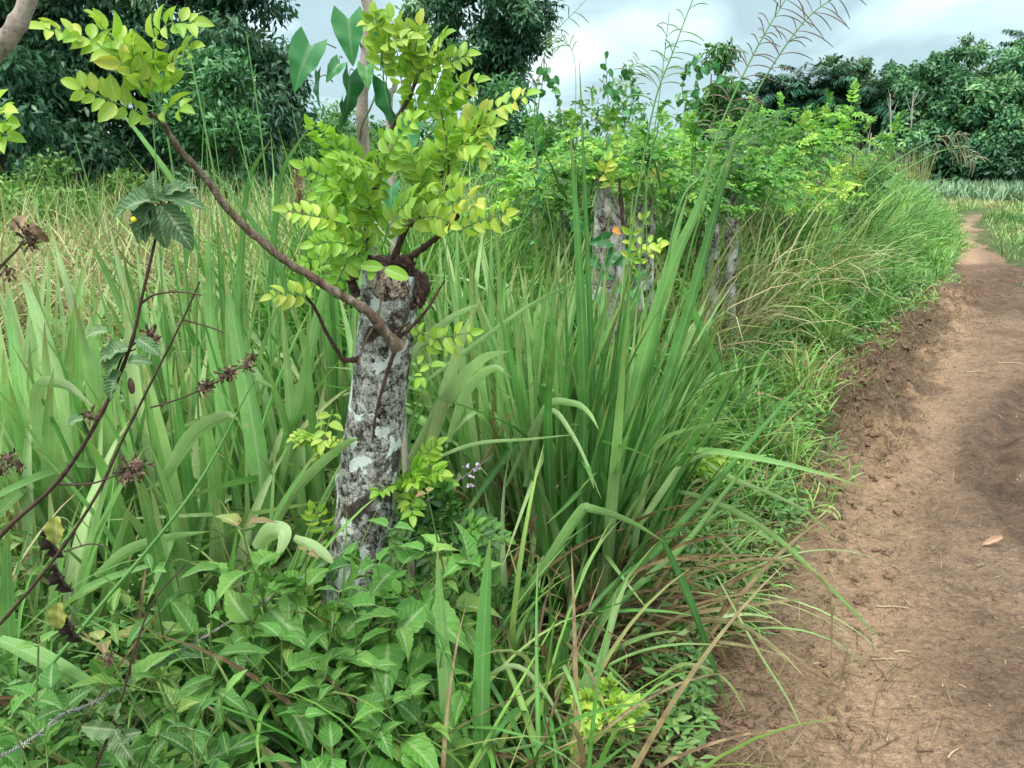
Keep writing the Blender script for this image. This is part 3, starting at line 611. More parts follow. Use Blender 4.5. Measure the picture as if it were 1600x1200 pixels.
# ------------------------------------------------------------ fence posts (living stumps)
def post(name, label, base, top, r0, r1, mat, seed, sides=56, n=150, amp=.12, cat='fence post', topcut=None, group='living fence posts along the track', zb=None):
    z0 = float(GZ(base[0], base[1])); root = thing(name, label, cat, (base[0], base[1], z0), group)
    B = np.array([base[0], base[1], z0-.05]); T = np.asarray(top, float); g = np.random.default_rng(seed)
    p = B+(T-B)*np.linspace(0, 1, n)[:, None]; wv = np.sin(np.linspace(0, 3.3, n))[:, None]*np.array([.012, .01, 0]); p = p+wv
    t = nrm(np.gradient(p, axis=0)); x = nrm(np.cross(t, [0, 1., .1])); y = np.cross(t, x); a = np.linspace(0, 2*pi, sides, endpoint=False)[None]; s = np.linspace(0, 1, n)[:, None]
    rr = r0+(r1-r0)*s; ca = np.cos(a)+0*s; sa = np.sin(a)+0*s; L = np.linalg.norm(T-B)
    nz = fbm(ca*1.6+seed, s*L*5+sa*1.6, 4)*amp+fbm(ca*5+seed, s*L*16+sa*5, 4)*amp*.45
    knots = 0
    for k in range(5):
        ka = g.uniform(0, 2*pi); ks = g.uniform(.2, .9); da = np.angle(np.exp(1j*(a-ka))); knots = knots+.28*np.exp(-(da/.35)**2-(((s-ks)*L)/.03)**2)
    rr = rr*(1+nz+knots+.18*np.exp(-s*14))
    V = p[:, None]+x[:, None]*(ca*rr)[..., None]+y[:, None]*(sa*rr)[..., None]
    if topcut is not None:
        # oblique cut: clip against a tilted plane
        nv = nrm(np.array(topcut)); T = T-np.array([0, 0, .10]); d = (V-T)@nv; V = V-np.where(d > 0, d, 0)[..., None]*np.array([0, 0, 1.])/nv[2]
    V2 = np.vstack([V.reshape(-1, 3), T[None]+(0 if topcut is None else 0)])
    i = np.arange(n-1)[:, None]*sides; j = np.arange(sides)[None]; j2 = (j+1) % sides
    F = np.stack([i+j, i+sides+j, i+sides+j2, i+j2], -1).reshape(-1, 4)
    last = (n-1)*sides; F3 = np.stack([last+np.arange(sides), np.full(sides, len(V2)-1), last+(np.arange(sides)+1) % sides], -1)
    pt = Part(); pt.add(rows(V2, F[:, ::-1], V2*0+.5)); pt.add((V2, F3[:, ::-1], V2*0+.5)); pt.build('trunk', mat, root)
    return root
def lump(c, rad, seed, amp=.3, n=40, sq=(1, 1, 1), R=None):
    th = np.linspace(0, pi, n)[:, None]; ph = np.linspace(0, 2*pi, n*2, endpoint=False)[None]
    d = np.stack([np.sin(th)*np.cos(ph), np.sin(th)*np.sin(ph), np.cos(th)+0*ph], -1)
    q = fbm(d[..., 0]*2+seed+d[..., 2], d[..., 1]*2-d[..., 2]*1.5, 4)*amp+fbm(d[..., 0]*7+seed, d[..., 1]*7+d[..., 2]*7, 3)*amp*.4
    V = d*(1+q)[..., None]*np.array(sq)*rad
    if R is not None: V = V@R
    V = V.reshape(-1, 3)+c; K = 2*n; i = np.arange(n-1)[:, None]*K; j = np.arange(K)[None]; j2 = (j+1) % K
    return rows(V, np.stack([i+j, i+K+j, i+K+j2, i+j2], -1).reshape(-1, 4), V*0+.5)

def sprays(root, specs, Yd, size, name='leaf_spray', mat=M_lime, stemmat=M_stem, seed=0, upmode='view', tpl=LEAFLET, splay=1., own=True, cup=.25):
    """specs: (pixel polyline, pairs, tone, depth offset)"""
    g = np.random.default_rng(seed)
    for i, (pl, pairs, tone, dy) in enumerate(specs):
        k = len(pl); pts = [P(px, py, Yd+dy+ (g.normal()*.015 if j else 0)-.03*j) for j, (px, py) in enumerate(pl)]
        up = np.array([g.normal()*.25, -1., .55+g.normal()*.3])
        lf, rc = pinnate(pts, size, pairs, tone, up=up, tpl=tpl, splay=splay, cup=cup)
        o = Part().add(lf).build(name, mat, root); build('leaf_stalk', [(rc[0]-np.array(root.location), rc[1], rc[2])], stemmat, o)

# --- main post
Y1 = 1.95
b1 = P(516, 1150, Y1); t1 = P(613, 425, Y1); bxy = (b1[0], b1[1])
R1 = post('fence_post', 'mottled lichen-covered living fence post with lime green sprouts, the nearest', bxy, t1, .081, .067, M_bark, 4, 72, 240)
l1 = np.array(R1.location)
def rel(p, root): return [(v-np.array(root.location), f, a) for v, f, a in p]
# callus, scar and knob at the head
view = nrm(np.array([0, 0, CAMZ])-t1)
callus = [lump(t1+[-.048, .01, -.01], .028, 3, .45, 30, (.8, 1, 1.2)), lump(t1+[-.01, .03, .012], .044, 5, .45, 36, (1.15, 1, .6)), lump(t1+[.045, .0, -.035], .030, 8, .4, 30, (.7, 1, 1.5)), lump(t1+[-.005, -.02, -.075], .042, 9, .35, 36, (1.35, .7, .5))]
build('callus', rel(callus, R1), M_callus, R1)
build('cut_scar', rel([lump(t1+[-.002, -.045, -.028], .048, 12, .22, 60, (.95, .55, .95))], R1), M_scar, R1)
build('knob', rel([lump(P(657, 452, Y1-.02), .026, 21, .55, 36, (.75, 1, 1.45)), lump(P(632, 410, Y1-.03), .018, 23, .5, 30, (1.7, 1, .9)), lump(P(648, 434, Y1), .018, 27, .5, 30, (1, 1, 1))], R1), M_callus, R1)
def branch(root, name, pl, Yf, r, mat, label=None, n=40, sides=9):
    pts = [P(px, py, (Yf[0]+(Yf[1]-Yf[0])*i/(len(pl)-1))) for i, (px, py) in enumerate(pl)]
    p = catmull(pts, n); g = np.random.default_rng(len(pl)+int(pl[0][0])); p = p+np.cumsum(g.normal(size=p.shape), 0)*r[0]*.05
    rr_ = np.interp(np.linspace(0, 1, n), np.linspace(0, 1, len(r)), r)*(1+.22*(np.arange(n) % 7 == 3)+.12*np.abs(g.normal(size=n))); rr_[:3] *= np.array([1.7, 1.35, 1.12]) if r[0] > .004 else 1
    o = build(name, rel([tube(p, rr_, sides, .5)], root), mat, root)
    if label: o['label'] = label
    return o
mb = branch(R1, 'branch', [(622, 540), (600, 515), (578, 487), (540, 462), (500, 440), (452, 408), (405, 370), (362, 325), (330, 282), (300, 250), (275, 215), (262, 190), (245, 178)], (Y1-.07, 1.55), (.0125, .0095, .0075, .006, .0035), M_twig, 'long brown branch reaching up over the grass to a lime leaf spray', 90)
branch(R1, 'branch', [(625, 410), (648, 397), (668, 382), (690, 365), (716, 336)], (Y1-.02, Y1-.12), (.008, .0065, .005), M_darktwig)
branch(R1, 'twig', [(622, 535), (606, 580), (590, 640), (583, 690)], (Y1-.075, Y1-.085), (.005, .004, .002), M_darktwig)
branch(R1, 'twig', [(616, 535), (640, 512), (665, 485), (692, 440)], (Y1-.075, Y1-.1), (.005, .0035, .0018), M_darktwig)
branch(R1, 'twig', [(616, 532), (625, 515), (640, 505)], (Y1-.075, Y1-.1), (.005, .002), M_darktwig)
branch(R1, 'twig', [(562, 560), (538, 562), (527, 545), (510, 515), (492, 478), (480, 462)], (Y1-.04, Y1-.1), (.006, .0045, .0025), M_darktwig)
branch(R1, 'twig', [(598, 460), (588, 500), (572, 530), (560, 565)], (Y1-.09, Y1-.08), (.0028, .0022, .0015), M_twig)
branch(R1, 'twig', [(560, 465), (548, 430), (558, 395), (562, 370)], (Y1-.0, Y1-.0), (.011, .010, .008), M_darktwig)
branch(R1, 'twig', [(575, 440), (572, 380), (585, 300), (600, 240), (618, 190), (640, 150), (660, 95)], (Y1, Y1-.05), (.009, .006, .003), M_darktwig)
branch(R1, 'twig', [(610, 420), (635, 355), (668, 310), (690, 268), (712, 230), (745, 195)], (Y1, Y1-.1), (.008, .005, .0025), M_darktwig)
branch(R1, 'twig', [(590, 425), (575, 395), (555, 375), (530, 360), (500, 352)], (Y1-.03, Y1-.15), (.006, .004, .002), M_darktwig)
branch(R1, 'twig', [(640, 350), (668, 330), (695, 300), (700, 240), (690, 170)], (Y1-.05, Y1-.1), (.005, .003, .0015), M_darktwig)
LIMELOW = [([(565, 400), (520, 398), (478, 410)], 6, .3, 0), ([(560, 410), (530, 425), (500, 428)], 5, .25, 0), ([(575, 380), (545, 405), (528, 440)], 5, .3, -.05), ([(590, 390), (560, 372), (520, 368)], 6, .3, -.05), ([(600, 380), (610, 350), (640, 330)], 5, .4, -.05), ([(572, 300), (545, 285), (520, 262)], 6, .45, 0),
 ([(640, 260), (615, 240), (600, 215)], 5, .4, .02), ([(700, 320), (725, 310), (745, 318)], 4, .8, -.1), ([(660, 100), (640, 60), (620, 50)], 5, .7, 0), ([(560, 395), (545, 350), (515, 335)], 6, .35, -.03), ([(690, 160), (715, 140), (745, 128)], 5, .6, 0), ([(620, 60), (600, 40), (575, 38)], 4, .75, 0)]
LIME = [
 ([(580, 372), (520, 345), (450, 330)], 7, .85, -.08), ([(575, 345), (540, 295), (475, 262)], 7, .45, -.02), ([(578, 330), (540, 270), (515, 220), (490, 195)], 8, .5, 0),
 ([(590, 300), (570, 255), (528, 228)], 6, .4, .02), ([(585, 320), (600, 262), (622, 215), (645, 188)], 7, .5, -.05), ([(570, 330), (590, 300), (600, 262)], 5, .35, .03),
 ([(600, 130), (595, 75), (586, 28)], 7, .75, 0), ([(630, 150), (622, 90), (612, 30)], 7, .75, .02), ([(640, 140), (648, 85), (655, 40)], 7, .7, 0), ([(648, 130), (668, 92), (695, 60)], 6, .7, -.03),
 ([(650, 115), (690, 100), (728, 88)], 6, .65, -.03), ([(655, 190), (680, 140), (700, 90)], 7, .5, 0), ([(670, 200), (700, 160), (722, 128)], 6, .5, -.02), ([(640, 200), (650, 160), (632, 110)], 6, .55, .03),
 ([(700, 212), (750, 182), (822, 150)], 8, .9, -.05), ([(705, 230), (740, 205), (768, 196)], 5, .7, -.05), ([(690, 300), (695, 250), (700, 205)], 7, .55, -.04), ([(668, 330), (690, 300), (714, 288)], 4, .6, -.08),
 ([(630, 352), (675, 338), (705, 350)], 5, .9, -.1), ([(715, 362), (750, 345), (790, 334)], 4, .95, -.1), ([(605, 345), (560, 305), (515, 298)], 6, .45, -.06), ([(565, 388), (525, 378), (492, 382)], 5, .4, -.1),
 ([(640, 300), (660, 260), (690, 232)], 6, .5, -.03), ([(650, 310), (655, 280), (640, 240)], 5, .6, .0), ([(690, 250), (720, 225), (745, 235)], 5, .75, -.04), ([(580, 400), (562, 365), (540, 350)], 4, .35, -.08),
 ([(620, 330), (640, 315), (668, 300)], 4, .5, -.1), ([(555, 320), (530, 300), (500, 305)], 5, .5, -.02), ([(600, 270), (560, 262), (530, 250)], 5, .55, -.06), ([(720, 225), (745, 210), (752, 245)], 4, .7, -.06),
 ([(600, 360), (580, 330), (572, 285)], 6, .45, -.06), ([(660, 340), (668, 310), (660, 275)], 5, .55, -.02), ([(595, 110), (600, 70), (640, 60)], 5, .8, -.05), ([(700, 255), (712, 240), (690, 180)], 6, .6, 0)]
sprays(R1, [(a, int(b*1.2+1), c*.82, d) for a, b, c, d in LIME], Y1-.02, .038, seed=5)
sprays(R1, LIMELOW, Y1-.04, .036, seed=15)
sprays(R1, [([(480, 462), (455, 460), (428, 464)], 4, .8, 0), ([(480, 462), (488, 450), (500, 446)], 3, .6, 0), ([(655, 545), (690, 528), (735, 520)], 5, .6, .04), ([(655, 545), (672, 570), (660, 590)], 3, .45, .05), ([(650, 530), (660, 520), (700, 545)], 4, .55, .05), ([(520, 640), (512, 665), (505, 690)], 4, .6, .05), ([(510, 830), (500, 812), (490, 795)], 4, .7, .02)], Y1-.08, .036, seed=6)
sprays(R1, [([(250, 186), (190, 165), (128, 138)], 7, .6, 0), ([(255, 180), (205, 112), (140, 62), (72, 46)], 11, .7, 0), ([(215, 120), (182, 70), (155, 36)], 6, .6, .01), ([(245, 165), (222, 105), (185, 80)], 6, .5, .02), ([(250, 165), (262, 108), (300, 78)], 7, .55, -.01),
   ([(243, 135), (240, 72), (262, 38), (300, 36)], 8, .65, 0), ([(255, 182), (262, 168), (282, 170)], 3, .6, 0), ([(235, 160), (215, 120), (205, 70)], 6, .5, .02)], 1.58, .039, seed=8)
# two plain rounded leaves on the stump head
ov = leaf_tpl(8, 4, lambda s: np.sin(pi*(s*.94+.03))**.55, .55, .15, .1)
pos = np.array([P(598, 418, 1.82), P(602, 420, 1.82), P(585, 415, 1.82)]); d = np.array([[-1, -.2, .15], [1, -.3, -.35], [-.3, -.3, -.9]])
build('leaf', rel([inst(ov, pos, frames(d, [0, -1, .5]), np.array([.05, .058, .035]), np.array([.3, .35, .4]))], R1), M_lime, R1)

# --- pale trunk behind the post, with the climbing arrow-leaved vine
Y2 = 2.35
SAP = thing('sapling', 'slim straight grey-barked sapling rising out of frame behind the nearest post', 'sapling', (*P(588, 420, Y2)[:2], 0))
tb = [np.array([*P(588, 420, Y2)[:2], 0.]), P(580, 420, Y2), P(566, 180, Y2), P(573, 60, Y2), P(577, -120, Y2)]
build('trunk', rel([tube(tb, np.array([.021, .019, .017, .013, .008]), 12, .5, 60)], SAP), M_greybark, SAP)
build('twig', rel([tube([P(572, 20, Y2), P(560, -20, Y2), P(550, -60, Y2)], np.array([.005, .003]), 6, .5, 8)], SAP), M_greybark, SAP)
SAP2 = thing('dead_stake', 'thin bleached stake standing among the lime leaves of the nearest post', 'stake', (*P(628, 420, 2.25)[:2], 0))
build('shaft', rel([tube([np.array([*P(628, 420, 2.25)[:2], 0.]), P(610, 260, 2.25), P(618, 125, 2.25)], np.array([.011, .010, .007]), 8, .5, 30)], SAP2), M_palebark, SAP2)
def ashape(s): return np.where(s < .16, .72+s*1.8, np.maximum(1-(s-.16)/.84, 0)**.85)
def arrow_tpl():
    V, F, A = leaf_tpl(12, 6, ashape, .78, .18, .22, wavy=.15)
    u = A[:, 0]*2-1; s = A[:, 1]; V = V.copy(); V[:, 1] -= np.where(s < .3, (1-s/.3), 0)*(np.abs(u)**.9)*.26*np.where(np.abs(u) < .15, 0, 1); return V, F, A
ARROW = arrow_tpl()
VN = thing('climbing_vine', 'arrow-leaved vine twining up the slim grey sapling', 'vine', (*P(575, 420, Y2)[:2], 0))
av = [P(628, 400, 2.1)] + [P(575+13*sin(k*1.1), 330-k*27, Y2-.03*cos(k*1.1)-.02) for k in range(0, 12)]
st = [tube(av, np.array([.0035, .003, .002]), 6, .6, 80)]; lv = []
AL = [((525, 75), (485, 72), (-.45, -.3, -1), .125, .45, (.2, -.6, .6)), ((562, 62), (545, 30), (.05, -.25, -1.), .115, .4, (0, -1, -.1)), ((520, 128), (500, 120), (-.2, -.2, -1), .085, .2, (-1, -.4, .1)), ((553, 110), (545, 120), (.0, -.1, -1), .12, .1, (.8, -.3, .1)),
      ((590, 118), (602, 130), (.05, -.2, -1), .12, .15, (-.8, -.6, .1)), ((575, 110), (590, 60), (.8, -.3, .5), .07, .3, (0, -1, .3)), ((545, 168), (536, 160), (-.05, 0, -1), .08, .1, (1, -.3, 0)), ((655, 205), (638, 195), (-.05, -.35, -1), .105, .45, (-.1, -1, .0)),
      ((670, 215), (688, 205), (.5, -.2, -.9), .08, .2, (.4, -.8, .3)), ((625, 300), (612, 292), (-.1, -.3, -.9), .075, .4, (-.3, -1, .2)), ((645, 290), (655, 280), (.35, -.2, -.9), .08, .3, (.2, -1, .2)), ((580, 130), (572, 105), (.1, -.4, -1), .06, .75, (0, -1, .3)),
      ((600, 160), (612, 165), (.2, -.2, -1), .09, .2, (-.9, -.4, .1)), ((535, 90), (530, 100), (-.5, -.3, -.6), .06, .5, (0, -1, .5)), ((575, 100), (600, 92), (.6, -.3, -.5), .07, .35, (.3, -1, .4)), ((560, 250), (540, 262), (-.5, -.2, -.8), .07, .15, (0, -1, .3))]
for (a0, a1, d, sz, tn, up) in AL:
    q0 = P(*a0, Y2-.02); q1 = P(*a1, Y2-.12); st.append(tube([q0, (q0+q1)/2+[0, -.01, .01], q1], np.array([.0018, .0014]), 5, .7, 6))
    lv.append(inst(ARROW, q1[None], frames(np.array([d]), np.array([up])), sz, tn))
build('vine_stem', rel(st, VN), M_stem, VN)
for l in lv: build('leaf', rel([l], VN), M_arrow, VN)

# --- second post and its neighbours further up the fence line
def shoots(root, base, n, L, seed, mat, spread=.35, pairs=9, lsize=.045, per=7, tone=.4, tpl=LEAFLET_LO, leafL=.3, elev=(.1, .9)):
    g = np.random.default_rng(seed); lv = []; st = []
    for i in range(n):
        a = g.uniform(0, 2*pi); e = g.uniform(*elev); l = L*g.uniform(.55, 1.05); d = np.array([np.cos(a)*np.sin(e), np.sin(a)*np.sin(e), np.cos(e)])
        b = np.array(base)+g.normal(size=3)*spread*np.array([.3, .3, .1]); p = catmull([b, b+d*l*.5+[0, 0, l*.05], b+d*l+[0, 0, -l*.06]], 16); st.append(tube(p, np.array([.007, .004, .002]), 5, .5))
        tn = tone-.08+g.normal()*.18
        for k in range(per):
            q = .25+.75*(k+g.random()*.5)/per; c = p[min(int(q*15), 15)]; aa = a+k*2.4+g.normal()*.4; ld = np.array([np.cos(aa), np.sin(aa), .45+g.normal()*.25]); LL = leafL*g.uniform(.6, 1.15)
            if k == per-1: ld = d+[0, 0, .3]
            ld = nrm(ld); pts = [c, c+ld*LL*.5+[0, 0, LL*.03], c+ld*LL+[0, 0, -LL*.25]]
            a_, b_ = pinnate(pts, lsize, pairs, np.clip(tn+.15*q, 0, 1), up=(g.normal()*.3, -.35, 1), tpl=tpl, rach=.0012, cup=.12); lv.append(a_); st.append(b_)
    build('shoot', rel(st, root), M_stem, root); build('foliage', rel(lv, root), mat, root)
Yp = 3.75
P2b = P(935, 745, Yp); P2 = post('fence_post', 'second fence post from the camera, grey with a slanting pointed top', P2b[:2], P(955, 272, Yp), .084, .07, M_bark2, 14, 48, 140, topcut=(.75, -.35, .55))
branch(P2, 'twig', [(975, 360), (970, 320), (968, 280)], (Yp-.1, Yp-.12), (.008, .005), M_darktwig)
shoots(P2, P(965, 310, Yp-.02), 9, .34, 31, M_fern, .4, 9, .036, 6, .5, leafL=.20, elev=(.2, 1.2))
sprays(P2, [([(985, 420), (1000, 385), (1030, 380)], 5, .6, -.3), ([(985, 415), (985, 370), (1005, 342)], 5, .7, -.3), ([(988, 430), (1005, 405), (1030, 388)], 4, .8, -.3), ([(960, 300), (945, 270), (950, 250)], 5, .8, -.1), ([(975, 300), (1000, 280), (1032, 275)], 5, .9, -.1)], Yp, .048, seed=9)
Y3 = 3.95
P3 = post('fence_post', 'thin pale fence post just behind the slant-topped one', P(1000, 700, Y3)[:2], P(1006, 305, Y3), .05, .045, M_bark2, 15, 32, 100)
build('pole', rel([tube([P(1003, 345, Y3-.05), P(1020, 280, Y3-.05), P(1043, 222, Y3-.05)], np.array([.017, .014, .010]), 8, .5, 12)], P3), M_palebark, P3)
shoots(P3, P(1010, 330, Y3), 6, .36, 32, M_fern, .4, 9, .036, 6, .4, leafL=.20)
specs = [(1108, 5.2, 560, 330, .05, 'grey weathered fence post third along, half hidden by grass blades'), (1138, 5.35, 560, 292, .046, 'rough brown-grey fence post standing right beside the third'),
         (1238, 9.2, 440, 300, .06, 'small pale fence post far along among the fern-like shoots'), (1180, 8.0, 470, 330, .06, 'fence post almost buried in green shoots')]
for i, (px, Yd, pyb, pyt, rr, lb) in enumerate(specs):
    b = P(px, pyb, Yd); p_ = post('fence_post', lb, b[:2], P(px+6, pyt, Yd), rr, rr*.85, M_bark2, 20+i, 24, 70)
    shoots(p_, P(px+4, pyt+8, Yd), 5 if i < 2 else 8, (.35 if i < 2 else .8+.1*i), 50+i, M_fern, .6, 8, .05, 7, .45, leafL=.22 if i < 2 else .34)
# fern-leaved shrubs growing along the fence line
SG = 'fern-leaved shrubs along the fence'
for i, (px, Yd, pyt, lb, n, L, tn) in enumerate([
    (900, 4.9, 235, 'fresh green shrub behind the slant-topped post', 10, .8, .3), (1010, 5.0, 225, 'bright fern-leaved shrub between the slant-topped and third posts', 12, .8, .4), (1065, 6.0, 240, 'feathery shrub behind the leaning seed stalks', 12, .9, .45),
    (1175, 7.2, 205, 'tall feathery shrub under the tangled seed heads', 14, 1.0, .35), (1215, 8.5, 165, 'tallest yellow-green shrub of the fence row', 12, 1.1, .5), (1290, 9.5, 180, 'upright shrub whose tip stands against the far palms', 12, 1.0, .45),
    (1340, 10.5, 250, 'lower shrub where the fence row slopes down to the grass', 10, .8, .35), (1235, 7.6, 270, 'soft pale fern-like shrub low in the fence row', 12, .7, .6), (1095, 5.9, 270, 'low leafy shrub beside the third post', 9, .6, .4), (870, 5.6, 240, 'thin green shrub at the near end of the fence shrubs', 7, .7, .25)]):
    zt_ = P(px, pyt, Yd)[2]; x = P(px, pyt, Yd)[0]; r_ = thing('shrub', lb, 'shrub', (x, Yd, 0), SG); L = L*.55
    for q in range(1): pass
    hb = max(zt_-L*.95, .3); g = np.random.default_rng(300+i)
    build('stem', rel([tube([np.array([x+g.normal()*.1, Yd+g.normal()*.05, 0]), np.array([x+g.normal()*.05, Yd, hb*.6]), np.array([x+g.normal()*.1, Yd, hb+.1])], np.array([.018, .012, .008]), 6, .5, 10) for _ in range(4)], r_), M_greybark, r_)
    shoots(r_, (x, Yd, hb), n+1, L, 60+i, M_fern, .9, 9, .042+.001*Yd, 8, tn+.12, leafL=.22+.006*Yd, elev=(.05, .9))
    g2 = [rng.normal(size=2)*.2 for _ in range(1)]
    lo = np.random.default_rng(400+i); pn = 520; v = rdir(pn, lo)*lo.random((pn, 1))**.4; pp = np.array([x, Yd, hb*.55])+v*np.array([.38, .35, hb*.55])
    build('lower_foliage', rel([inst(SIMPLE, pp, frames(v+rdir(pn, lo)*.7, v*.5+[0, -.3, .8]), lo.uniform(.05, .11, pn), np.clip(.25+lo.normal(size=pn)*.12+.1*v[:, 2], 0, 1))], r_), M_fern, r_)

# ------------------------------------------------------------ verge: grass and weeds between the fence and the track
def verge(name, n, sr, tr, hf, W, r, label, cat, mat, seed, bend, lean, nseg=6, distw=.0, kp=0.):
    g = np.random.default_rng(seed); s = sr[0]+(sr[1]-sr[0])*g.random(n)**1.7; t = g.uniform(*tr, n); x, y = along(s, t)
    t = t+.30*fbm(x*2+3, y*2, 4); h = hf(s, t)*g.uniform(.5, 1.1, n); ok = (h > .03) & (t > -.12) & (y > 1.2); x, y, h, t = x[ok], y[ok], h[ok], t[ok]; n = len(x)
    az = np.where(g.random(n) < .45, -.49+g.normal(size=n)*.9, g.uniform(0, 6.3, n))
    rr = np.clip(g.uniform(*r, n)+.6*(vn(x*2, y*2)-.5), 0, 1); ww = W*g.uniform(.5, 1.2, n)*(1+distw*y)
    o = Part().add(blades(g3(x, y), az, g.uniform(*lean, n), g.uniform(*bend, n), h, ww, nseg, 1.5, .25, g.normal(size=n)*.6, g.normal(size=n)*.7, rr, mid=False)).build(name, mat)
    return tagset(o, 'stuff', label, cat)
def fold_px(p): return p
verge('verge_grass', 24000, (3.2, 27), (.3, 3.6), lambda s, t: np.clip(.25+(.6+.35*smooth(4, 7, s))*(t-.1), .12, 1.35)*(.45+.9*vn(s*2.1, t*2.3)), .014, (.05, .72), 'mixed green grass on the bank between the fence and the track', 'grass', M_verge, 201, (.3, 1.7), (0, .6), distw=.05)
verge('fence_row_grass', 11000, (3.6, 15), (.9, 3.0), lambda s, t: np.clip(.9+.35*(t-.9), .3, 1.75), .015, (.1, .72), 'tall thin grass growing up among the fence shrubs', 'grass', M_verge, 205, (.1, .8), (0, .25), nseg=8, distw=.04)
verge('verge_fringe_grass', 15000, (2.2, 28), (-.3, 1.1), lambda s, t: np.clip(.14+.3*(t+.1), .08, .5)*(.3+1.2*vn(s*3, t*3)), .008, (.1, 1.), 'short trailing grass and dry stalks at the edge of the track', 'grass', M_verge, 202, (.5, 2.2), (.2, 1.1), distw=.08)
verge('verge_straw', 9000, (1.5, 20), (-.02, 1.9), lambda s, t: np.clip(.2+.16*t, .1, .55)*(.4+vn(s*3+5, t*3)), .006, (.92, 1.), 'dry straw lying through the verge weeds', 'straw', M_verge, 203, (.6, 2.0), (.6, 1.5), distw=.06)
verge('near_straw', 2600, (.7, 4.), (-.05, .9), lambda s, t: np.clip(.14+.2*t, .08, .4), .005, (.93, 1.), 'dry straw and stalks at the foot of the big clumps beside the track', 'straw', M_verge, 206, (.4, 1.8), (.6, 1.5))
verge('near_understory_grass', 6000, (.9, 4.6), (.12, 1.7), lambda s, t: np.clip(.1+.16*t, .05, .35), .006, (0, .95), 'fine low grass under the big clumps beside the track', 'grass', M_verge, 204, (.5, 2.0), (.2, 1.1))
bk = []; g = np.random.default_rng(207)
for k in range(190):
    s_ = 3.2+15*g.random()**1.3; t_ = g.uniform(.15, 2.4)*min(1, .6+s_*.05); x_, y_ = along(s_, t_); x_, y_ = float(x_[0]), float(y_[0]); n = 46; a = g.uniform(0, 6.3, n); h_ = np.clip(.32+(.5+.35*(s_ > 6.5))*t_, .3, 1.35)*g.uniform(.7, 1.2)
    bk.append(blades(g3(x_+g.normal(size=n)*.07, y_+g.normal(size=n)*.07), a, g.uniform(0, .7, n), g.uniform(.2, 1.5, n), h_*g.uniform(.5, 1.1, n), g.uniform(.008, .024, n)*(1+.02*y_), 8, 1.6, .3, g.normal(size=n)*.5, g.normal(size=n)*.4, np.clip(g.uniform(.1, .8)+g.normal(size=n)*.16, 0, 1), mid=False))
tagset(Part().add(*bk).build('bank_grass', M_verge), 'stuff', 'coarse tussocky grass heaped along the bank from the near posts to the far bend', 'grass')
# small-leaved creeping weeds (uncountable)
g = np.random.default_rng(210); n = 120000; s = .8+24*g.random(n)**1.9; t = -.05+2.6*g.random(n)**1.2; x, y = along(s, t); t = t+.15*fbm(x*2.2, y*2.2, 3); ok = (t > 0) & (y > 1.3) & (g.random(n) < -.3+1.9*vn(x*3.3, y*3.3)); x, y, t, s = x[ok], y[ok], t[ok], s[ok]; n = len(x)
hh_ = np.clip(.06+(.3+.45*smooth(4, 7, s))*t, .03, 1.25)*g.random(n)**.8*(.35+vn(x*1.7, y*1.7))
Part().add(inst(SIMPLE, np.stack([x, y, GZ(x, y)+hh_+.01], -1), frames(rdir(n, g)*[1, 1, .4], rdir(n, g)*.6+[0, -.2, .8]), g.uniform(.014, .042, n)*(1+.09*y), np.clip(.45+.6*(vn(x*2.5, y*2.5)-.5)+g.normal(size=n)*.14, 0, .97))).build('creeping_weeds', leafmat('creeping_leaf', [(0, (.045, .13, .03)), (.5, (.13, .29, .06)), (.85, (.27, .42, .12)), (1, (.42, .35, .16))], vein=.4, trans=.3, mott=.3, msc=9))
tagset(bpy.data.objects['creeping_weeds'], 'stuff', 'mat of small-leaved creeping weeds beside the track', 'weeds')
# understory left of the fence, below the big blades
g = np.random.default_rng(211); n = 52000; x = g.uniform(-5, .9, n); y = g.uniform(1.1, 4.8, n); ok = (pdist(EDGE, x, y)[0] > .45+.3*vn(x*4, y*4)) & (np.abs(x) < .8*y+2.6); x, y = x[ok], y[ok]; n = len(x)
Part().add(inst(SIMPLE, np.stack([x, y, GZ(x, y)+.02+.36*g.random(n)**1.3*(.4+vn(x*2, y*2))], -1), frames(rdir(n, g)*[1, 1, .5], rdir(n, g)*.6+[0, -.3, .8]), g.uniform(.02, .055, n), np.clip(.3+.5*(vn(x*2.5, y*2.5)-.5)+g.normal(size=n)*.12, 0, 1))).build('low_undergrowth', M_weed)
tagset(bpy.data.objects['low_undergrowth'], 'stuff', 'low tangled leaves covering the soil under the tall grass', 'undergrowth')
# far grass: between the verge and crop field, and right of the track
g = np.random.default_rng(212); n = 46000; x = g.uniform(5, 34, n); y = 9.5+22*g.random(n)**.8
e = pdist(EDGE, x, y)[0]; rr_ = pdist(REDGE, x, y)[0]; tk = np.abs(pdist(TRK, x, y)[0]); ok = ((e > -.05) | (rr_ < .05) | (y > 24)) & (tk > .32+.25*vn(x*2, y*2)) & (np.abs(x) < .75*y+2); x, y = x[ok], y[ok]; n = len(x)
Part().add(blades(g3(x, y), g.uniform(0, 6.3, n), g.uniform(0, .5, n), g.uniform(.1, 1.2, n), g.uniform(.10, .34, n)*(.6+.8*vn(x*.5, y*.5)), .016+.0006*y, 3, r=np.clip(.35+g.normal(size=n)*.16+.7*(vn(x*.45, y*.45)-.5), 0, 1), mid=False)).build('meadow_turf', M_dry)
tagset(bpy.data.objects['meadow_turf'], 'stuff', 'short grass on both sides of the narrow far track', 'grass')
